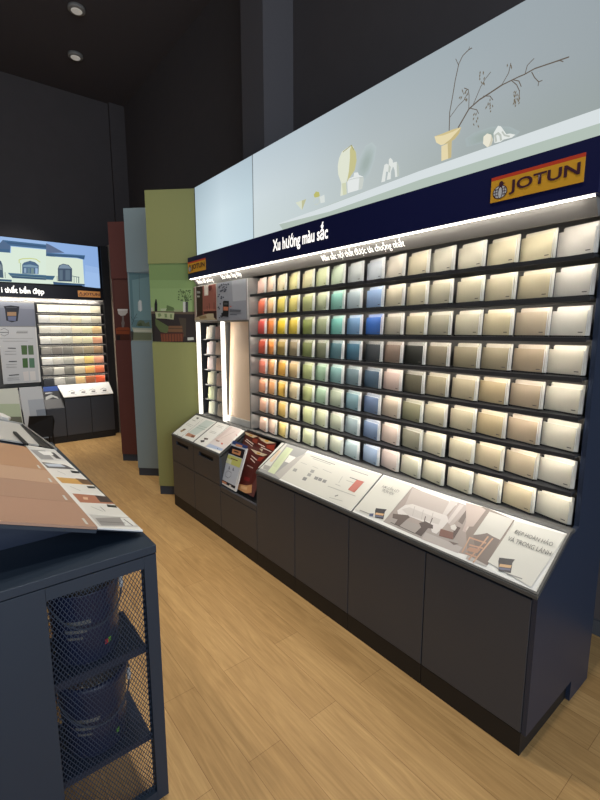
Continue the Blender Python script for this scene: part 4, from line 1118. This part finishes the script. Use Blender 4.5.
for i, x in enumerate((1.36, 1.50, 1.635, 1.79)):
    its += [('P', (90,88,86), 0, [(x, .06), (x+.05, .055), (x+.06, .085), (x+.01, .09)]), ('L', (120,118,116), .008, [(x-.02, .10), (x+.03, .125), (x+.06, .10)]), ('L', (150,148,146), .006, [(x-.02, .035), (x+.07, .035)])]
picture('printed_picture', its, fs, PP, t, h0=.0006)
fb = lambda a, b, h=0: V((a, 6.90+b*.4-h*.9, .52+b*.9+h*.4))
t = thing('leaflet', 'blue-topped leaflet with black and white picture beside the white desk panel', 'leaflet', (1.15, 6.9, .5))
bm = bmesh.new(); slab(bm, [fb(1.035, 0), fb(1.262, 0), fb(1.225, .30), fb(1.045, .30)], V((0, -.9, .4)), .008); obj('pages', bm, M['paperw'], t)
picture('cover', [('P', (60,60,62), 0, [(1.035, 0), (1.262, 0), (1.235, .24), (1.043, .24)]), ('P', (50,80,150), 0, [(1.043, .23), (1.235, .23), (1.225, .30), (1.045, .30)]),
  ('P', (190,190,186), 0, [(1.05, .10), (1.15, .14), (1.22, .10), (1.2, .14), (1.13, .18), (1.06, .15)]), ('P', (170,170,166), 0, [(1.06, .03), (1.2, .05), (1.18, .08), (1.07, .07)]), ('P', (200,200,200), 0, [(1.06, .19), (1.16, .20), (1.12, .215), (1.06, .21)])], fb, PP, t, h0=.0006)
# leaning sample boards in front of the low cabinets
def lean(label, x0, x1, x0b, cols):
    t = thing('sample_board', label, 'sample board', ((x0+x1)/2, 6.72, 0), 'large boards leaning under the far chart')
    f = lambda a, b, h=0: V((a, 6.62+b*.215-h*.977, .145+b*.977+h*.21))
    bm = bmesh.new(); slab(bm, [f(x0b, 0), f(x1+.02, 0), f(x1, .70), f(x0, .70)], V((0, -.977, .21)), .012); obj('board', bm, mat('board edge', (190,190,186), .5), t)
    picture('paint_patches', cols(x0, x1), f, PP, t, h0=.0006)
    obj('stand', B((x0+.03, x1-.03, 6.655, 6.80, 0, .14)), M['toe'], t)
lean('leaning board painted pale and mid green with a dark olive corner', .40, .718, .42, lambda a, b: [('P', (196,198,186), 0, [(a, 0), (b+.02, 0), (b, .70), (a, .70)]), ('P', (166,178,148), 0, [(a, 0), (b+.012, 0), (b, .49), (a, .52)]), ('P', (92,92,72), 0, [(b-.13, 0), (b+.016, 0), (b+.002, .32), (b-.16, .34)])])
lean('leaning board painted in three steps of grey', .735, .992, .765, lambda a, b: [('P', (184,186,188), 0, [(a+.02, 0), (b+.02, 0), (b, .70), (a, .70)]), ('P', (158,163,170), 0, [(a+.09, 0), (b+.02, 0), (b+.005, .53), (a+.08, .53)]), ('P', (118,126,136), 0, [(a+.17, 0), (b+.02, 0), (b+.01, .39), (a+.16, .39)])])
# black bucket chair in front of them
t = thing('low_chair', 'black moulded plastic chair back in front of the leaning grey board', 'chair', (.93, 6.25, 0))
bm = bmesh.new()
prof = [(-.12, .27), (-.15, .42), (-.13, .545), (.125, .525), (.14, .45), (.10, .26)]
vs = []
for h in (0, .012):
    vs.append([bm.verts.new((.87+x, 6.12+.03*abs(x/.15)**2-h+(.48-z)*.05, z)) for x, z in prof])
bm.faces.new(vs[0][::-1]); bm.faces.new(vs[1])
for i in range(6): bm.faces.new((vs[0][i], vs[0][(i+1) % 6], vs[1][(i+1) % 6], vs[1][i]))
obj('backrest', bm, M['black'], t)
obj('seat', B((.73, .99, 6.14, 6.45, .33, .352), bev=.006), M['black'], t)
for x, y in ((.745, 6.15), (.975, 6.15), (.745, 6.43), (.975, 6.43)):
    bm = bmesh.new(); tube(bm, [(x, y, .335), (x+(x-.86)*.12, y, 0)], .010); obj('leg', bm, M['black'], t)

# ---------------------------------------------------------------- near island
IY0, IY1, IX0, IX1 = 1.277, 2.93, -.80, .457
t = thing('island_cabinet', 'navy metal island cabinet with mesh front and sloping sample top', 'cabinet', (-.1, 2.1, 0)); IS = t
obj('top', B((IX0, IX1, IY0, IY1, .8745, .90), bev=.0015), M['isl'], t)
FR = M['isl']
obj('front_frame', B((.4175, .4555, IY0+.001, IY0+.035, .0, .8715), (.153, .4170, IY0+.001, IY0+.03, .8345, .8715), (.153, .4170, IY0+.001, IY0+.03, 0, .035)), FR, t)
obj('door', B((-.77, .1525, IY0+.001, IY0+.02, .03, .8715), bev=.001), FR, t)
obj('rear_frame', B((.4175, .4555, IY1-.04, IY1, 0, .874), (IX0, IX0+.04, IY1-.04, IY1, 0, .874), (IX0, -.771, IY0+.001, IY1-.041, 0, .874), (.4175, .4555, IY0+.036, IY1-.041, .8345, .8735)), FR, t)
obj('inner_panel', B((.128, .150, IY0+.036, IY1-.05, .0, .8735)), M['isl2'], t)
obj('shelf', B((.1505, .420, IY0+.037, 1.545, .528, .552)), M['isl2'], t)
obj('shelf', B((.1505, .420, IY0+.037, 1.545, .205, .226)), M['isl2'], t)
# expanded metal: diamond net
bm = bmesh.new(); cw, ch, wd, th = .0112, .0200, .00085, .0012
x0, x1, z0, z1 = .153, .417, .035, .8345; yy = IY0+.012
def strand(sgn):
    k = -80
    sl_ = ch/cw
    c0 = z0-(x1-x0)*sl_-ch; n = int(((z1-z0)+2*(x1-x0)*sl_)/ch)+4
    for i in range(n):
        b = z0-(x1-x0)*sl_+i*ch if sgn > 0 else z0+i*ch
        pts = []
        xa, xb = x0, x1
        za = b if sgn > 0 else b; zb = za+sgn*sl_*(x1-x0)
        def xat(z): return x0+(z-za)/(sgn*sl_)
        lo, hi = (max(za, z0), min(zb, z1)) if sgn > 0 else (max(zb, z0), min(za, z1))
        if hi <= lo: continue
        p, q = (xat(lo), lo), (xat(hi), hi)
        d = V((q[0]-p[0], q[1]-p[1])).normalized(); nx, nz = -d.y*wd, d.x*wd
        a = [bm.verts.new((X_, yy, Z_)) for X_, Z_ in ((p[0]-nx, p[1]-nz), (q[0]-nx, q[1]-nz), (q[0]+nx, q[1]+nz), (p[0]+nx, p[1]+nz))]
        c = [bm.verts.new((v.co.x, yy+th, v.co.z)) for v in a]
        bm.faces.new(a); bm.faces.new(c[::-1])
        for j in range(4): bm.faces.new((a[j], c[j], c[(j+1) % 4], a[(j+1) % 4]))
strand(1); strand(-1)
obj('mesh_screen', bm, M['mesh'], t)
# paint buckets on the shelves
def pail(x, y, z, r, h, label, rot=0, sticker=True):
    t = thing('paint_bucket', label, 'bucket', (x, y, z), 'paint buckets in the island cabinet')
    bm = bmesh.new(); lathe(bm, [(r*.86, 0), (r*.88, .004), (r*.99, h*.86), (r*1.0, h*.88)], (x, y, z)); obj('body', bm, M['bucket'], t, True)
    bm = bmesh.new(); lathe(bm, [(r*1.03, 0), (r*1.045, .004), (r*1.045, h*.07), (r*1.0, h*.10), (r*.93, h*.10), (r*.92, h*.085)], (x, y, z+h*.885)); obj('lid', bm, M['black'] if sticker else M['bucket'], t, True)
    bm = bmesh.new(); tube(bm, [(x+r*1.05*math.cos(a), y-r*1.05*math.sin(a)-.004, z+h*.86-abs(math.sin(a))*h*.38) for a in [PI*k/14 for k in range(15)]], .0028); obj('handle', bm, M['plinth'], t, True)
    obj('lug', B((x+r*.90, x+r*1.0, y-r*.55, y-r*.40, z+h*.72, z+h*.86), bev=.003), M['bwhite'], t)
    bm = bmesh.new()
    def cyl(a0, a1, z0, z1, mi, k=10, rr=1.012):
        for i in range(k):
            aa, ab = a0+(a1-a0)*i/k, a0+(a1-a0)*(i+1)/k
            def P_(a, zz):
                rad = r*(.88+.11*(zz/h)/.86)*rr; return (x+rad*math.cos(a), y+rad*math.sin(a), z+zz)
            bm.faces.new([bm.verts.new(P_(*q)) for q in ((aa, z0), (ab, z0), (ab, z1), (aa, z1))]).material_index = mi
    cyl(-PI*.80, -PI*.28, h*.30, h*.62, 0); cyl(-PI*.76, -PI*.52, h*.52, h*.57, 1, rr=1.018); cyl(-PI*.76, -PI*.56, h*.42, h*.46, 1, rr=1.018); cyl(-PI*.74, -PI*.6, h*.34, h*.37, 1, rr=1.018)
    cyl(-PI*.36, -PI*.325, h*.16, h*.22, 2, 2, rr=1.02)
    if sticker: cyl(-PI*.40, -PI*.362, h*.16, h*.22, 3, 2, rr=1.02)
    obj('label', bm, [M['bucket'], M['grey'], M['green'], M['rsti']], t)
pail(.275, 1.432, .5525, .105, .265, 'navy paint bucket behind the mesh, on the upper shelf')
pail(.280, 1.432, .2265, .105, .255, 'navy paint bucket behind the mesh, on the lower shelf', sticker=False)
# sloping sample display on the island
t = thing('sample_stand', 'sloping dark stand on the island carrying the wall colour boards', 'stand', (.1, 2.1, .90))
bm = bmesh.new(); prof = [(.40, .9005), (.43, .9175), (-.36, 1.202), (-.36, .9005)]
prismY(bm, prof, 1.535, 2.85); obj('base', bm, M['isl2'], t)
bm = bmesh.new()
def bslab(a0, a1, b0, b1, h, th_, a0b=None, a1b=None):
    a0b = a0 if a0b is None else a0b; a1b = a1 if a1b is None else a1b
    slab(bm, [board(a0, b0, h), board(a1, b0, h), board(a1b, b1, h), board(a0b, b1, h)], BN, th_)
bslab(-.40, .312, 1.359, 1.50, -.0048, .010); bslab(-.40, .448, 1.368, 2.90, -.0045, .004, a1b=.408); obj('tray', bm, M['isl'], t)
sk = lambda b: -(b-1.36)*.0262      # the boards stand slightly askew
names = ['nearest', 'second from the near end', 'pinker third', 'fourth', 'farthest']
ys = [1.360, 1.608, 1.840, 2.058, 2.545]; tl = [(172,136,114), (168,134,112), (186,152,126), (178,138,106)]
for i in range(4):
    b0, b1 = ys[i]+.001, ys[i+1]-.001
    lab = ['brown-beige sample board nearest the camera on the island stand', 'brown-beige sample board, second from the near edge of the island stand', 'lighter sandy sample board, third on the island stand', 'warm tan sample board, farthest and longest on the island stand'][i]
    t = thing('sample_board', lab, 'sample board', tuple(board(0, b0)), 'brown sample boards on the island')
    bm = bmesh.new(); bslab(-.40, .312+sk(b0), b0, b1, .0035, .008 if i else .0075, a1b=.312+sk(b1)); obj('board', bm, mat('sample paint', tl[i], .55, noise=.04, scale=3), t)
    bm = bmesh.new(); bslab(.285+sk(b0), .292+sk(b0), b0+.02, b0+.075, .0042, .0005); obj('white_tag', bm, M['white'], t)
cd = [('card0', 1.362, 1.488, 'grey photo card at the near corner of the island stand'), ('card1', 1.490, 1.738, 'photo card with a brown sofa room, second along the stand edge'), ('card2', 1.740, 1.985, 'photo card with a golden orange picture, third along the stand edge'),
      ('card3', 1.987, 2.235, 'photo card with dark and pale blue picture, fourth along the stand edge'), ('card4', 2.237, 2.60, 'grey and white photo card, farthest along the stand edge')]
for k, b0, b1, lab in cd:
    t = thing('photo_card', lab, 'card', tuple(board(.38, b0)), 'photo cards along the island stand edge')
    bm = bmesh.new(); bslab(.3145+sk(b0), .447+sk(b0), b0, b1, .0020, .005, a0b=.3145+sk(b1), a1b=.447+sk(b1)); obj('board', bm, M['paperw'], t)
    rect = [(p[0], p[1]) for p in ((.3150+sk(b0), b0+.001), (.4465+sk(b0), b0+.001), (.4465+sk(b1), b1-.001), (.3150+sk(b1), b1-.001))]
    def clampP(pts):
        o = []
        for a, b in pts:
            b = min(max(b, b0+.001), b1-.001); a = min(max(a, .3150+sk(b)), .4465+sk(b)); o.append((a, b))
        return o
    picture('printed_picture', [(kd, c, w, clampP(pts)) for kd, c, w, pts in PR[k]], board, PP, t, h0=.0022, dh=.00006)
# far end of the island stand: grey pane in an aluminium frame, black strip, white tray
t = thing('framed_pane', 'grey glossy pane in a thin metal frame at the far end of the island', 'pane', tuple(board(.2, 2.9)))
bm = bmesh.new(); bslab(-.30, .345, 2.62, 3.30, .010, .008, a0b=-.3, a1b=.335); obj('pane', bm, mat('glossy grey pane', (188,186,182), .3), t)
bm = bmesh.new(); bslab(.412, .425, 2.60, 3.36, .010, .014, a0b=.352, a1b=.362); bslab(-.30, .352, 3.31, 3.335, .014, .014); obj('frame', bm, M['steel'], t)
bm = bmesh.new(); bslab(.346, .410, 2.62, 3.31, .004, .010, a0b=.336, a1b=.351); obj('frame_lip', bm, M['black'], t)
bm = bmesh.new(); bslab(.270, .285, 2.53, 2.86, .022, .010, a0b=.256, a1b=.270); tag(obj('black_strip', bm, M['black']), 'short black strip lying on the grey pane at the top of the boards', 'strip')
bm = bmesh.new()
pts = [(-.30, 3.36), (.22, 3.36), (.285, 3.345), (.300, 3.39), (.27, 3.52), (.18, 3.60), (-.30, 3.62)]
slab(bm, [board(a, b, .030) for a, b in pts], BN, .020); bmesh.ops.bevel(bm, geom=[e for e in bm.edges], offset=.004, segments=2, affect='EDGES'); tag(obj('white_tray', bm, M['paperw']), 'white rounded tray edge beyond the grey pane at the left frame edge', 'tray')
# ---------------------------------------------------------------- ceiling lamps
def downlight(x, y, label):
    t = thing('downlight', label, 'ceiling lamp', (x, y, ZC-.03), 'ceiling downlights')
    bm = bmesh.new(); lathe(bm, [(.075, -.035), (.085, -.03), (.085, -.0005)], (x, y, ZC), 24); obj('ring', bm, M['lamp'], t, True)
    bm = bmesh.new(); lathe(bm, [(.05, -.042), (.055, -.0365)], (x, y, ZC), 24); obj('lens', bm, M['glass'], t)
downlight(1.445, 5.541, 'round ceiling downlight at the top edge of the picture')
downlight(1.625, 6.422, 'round ceiling downlight near the dark corner, farther of the two')
for x, y in LAMPS[2:]: pass
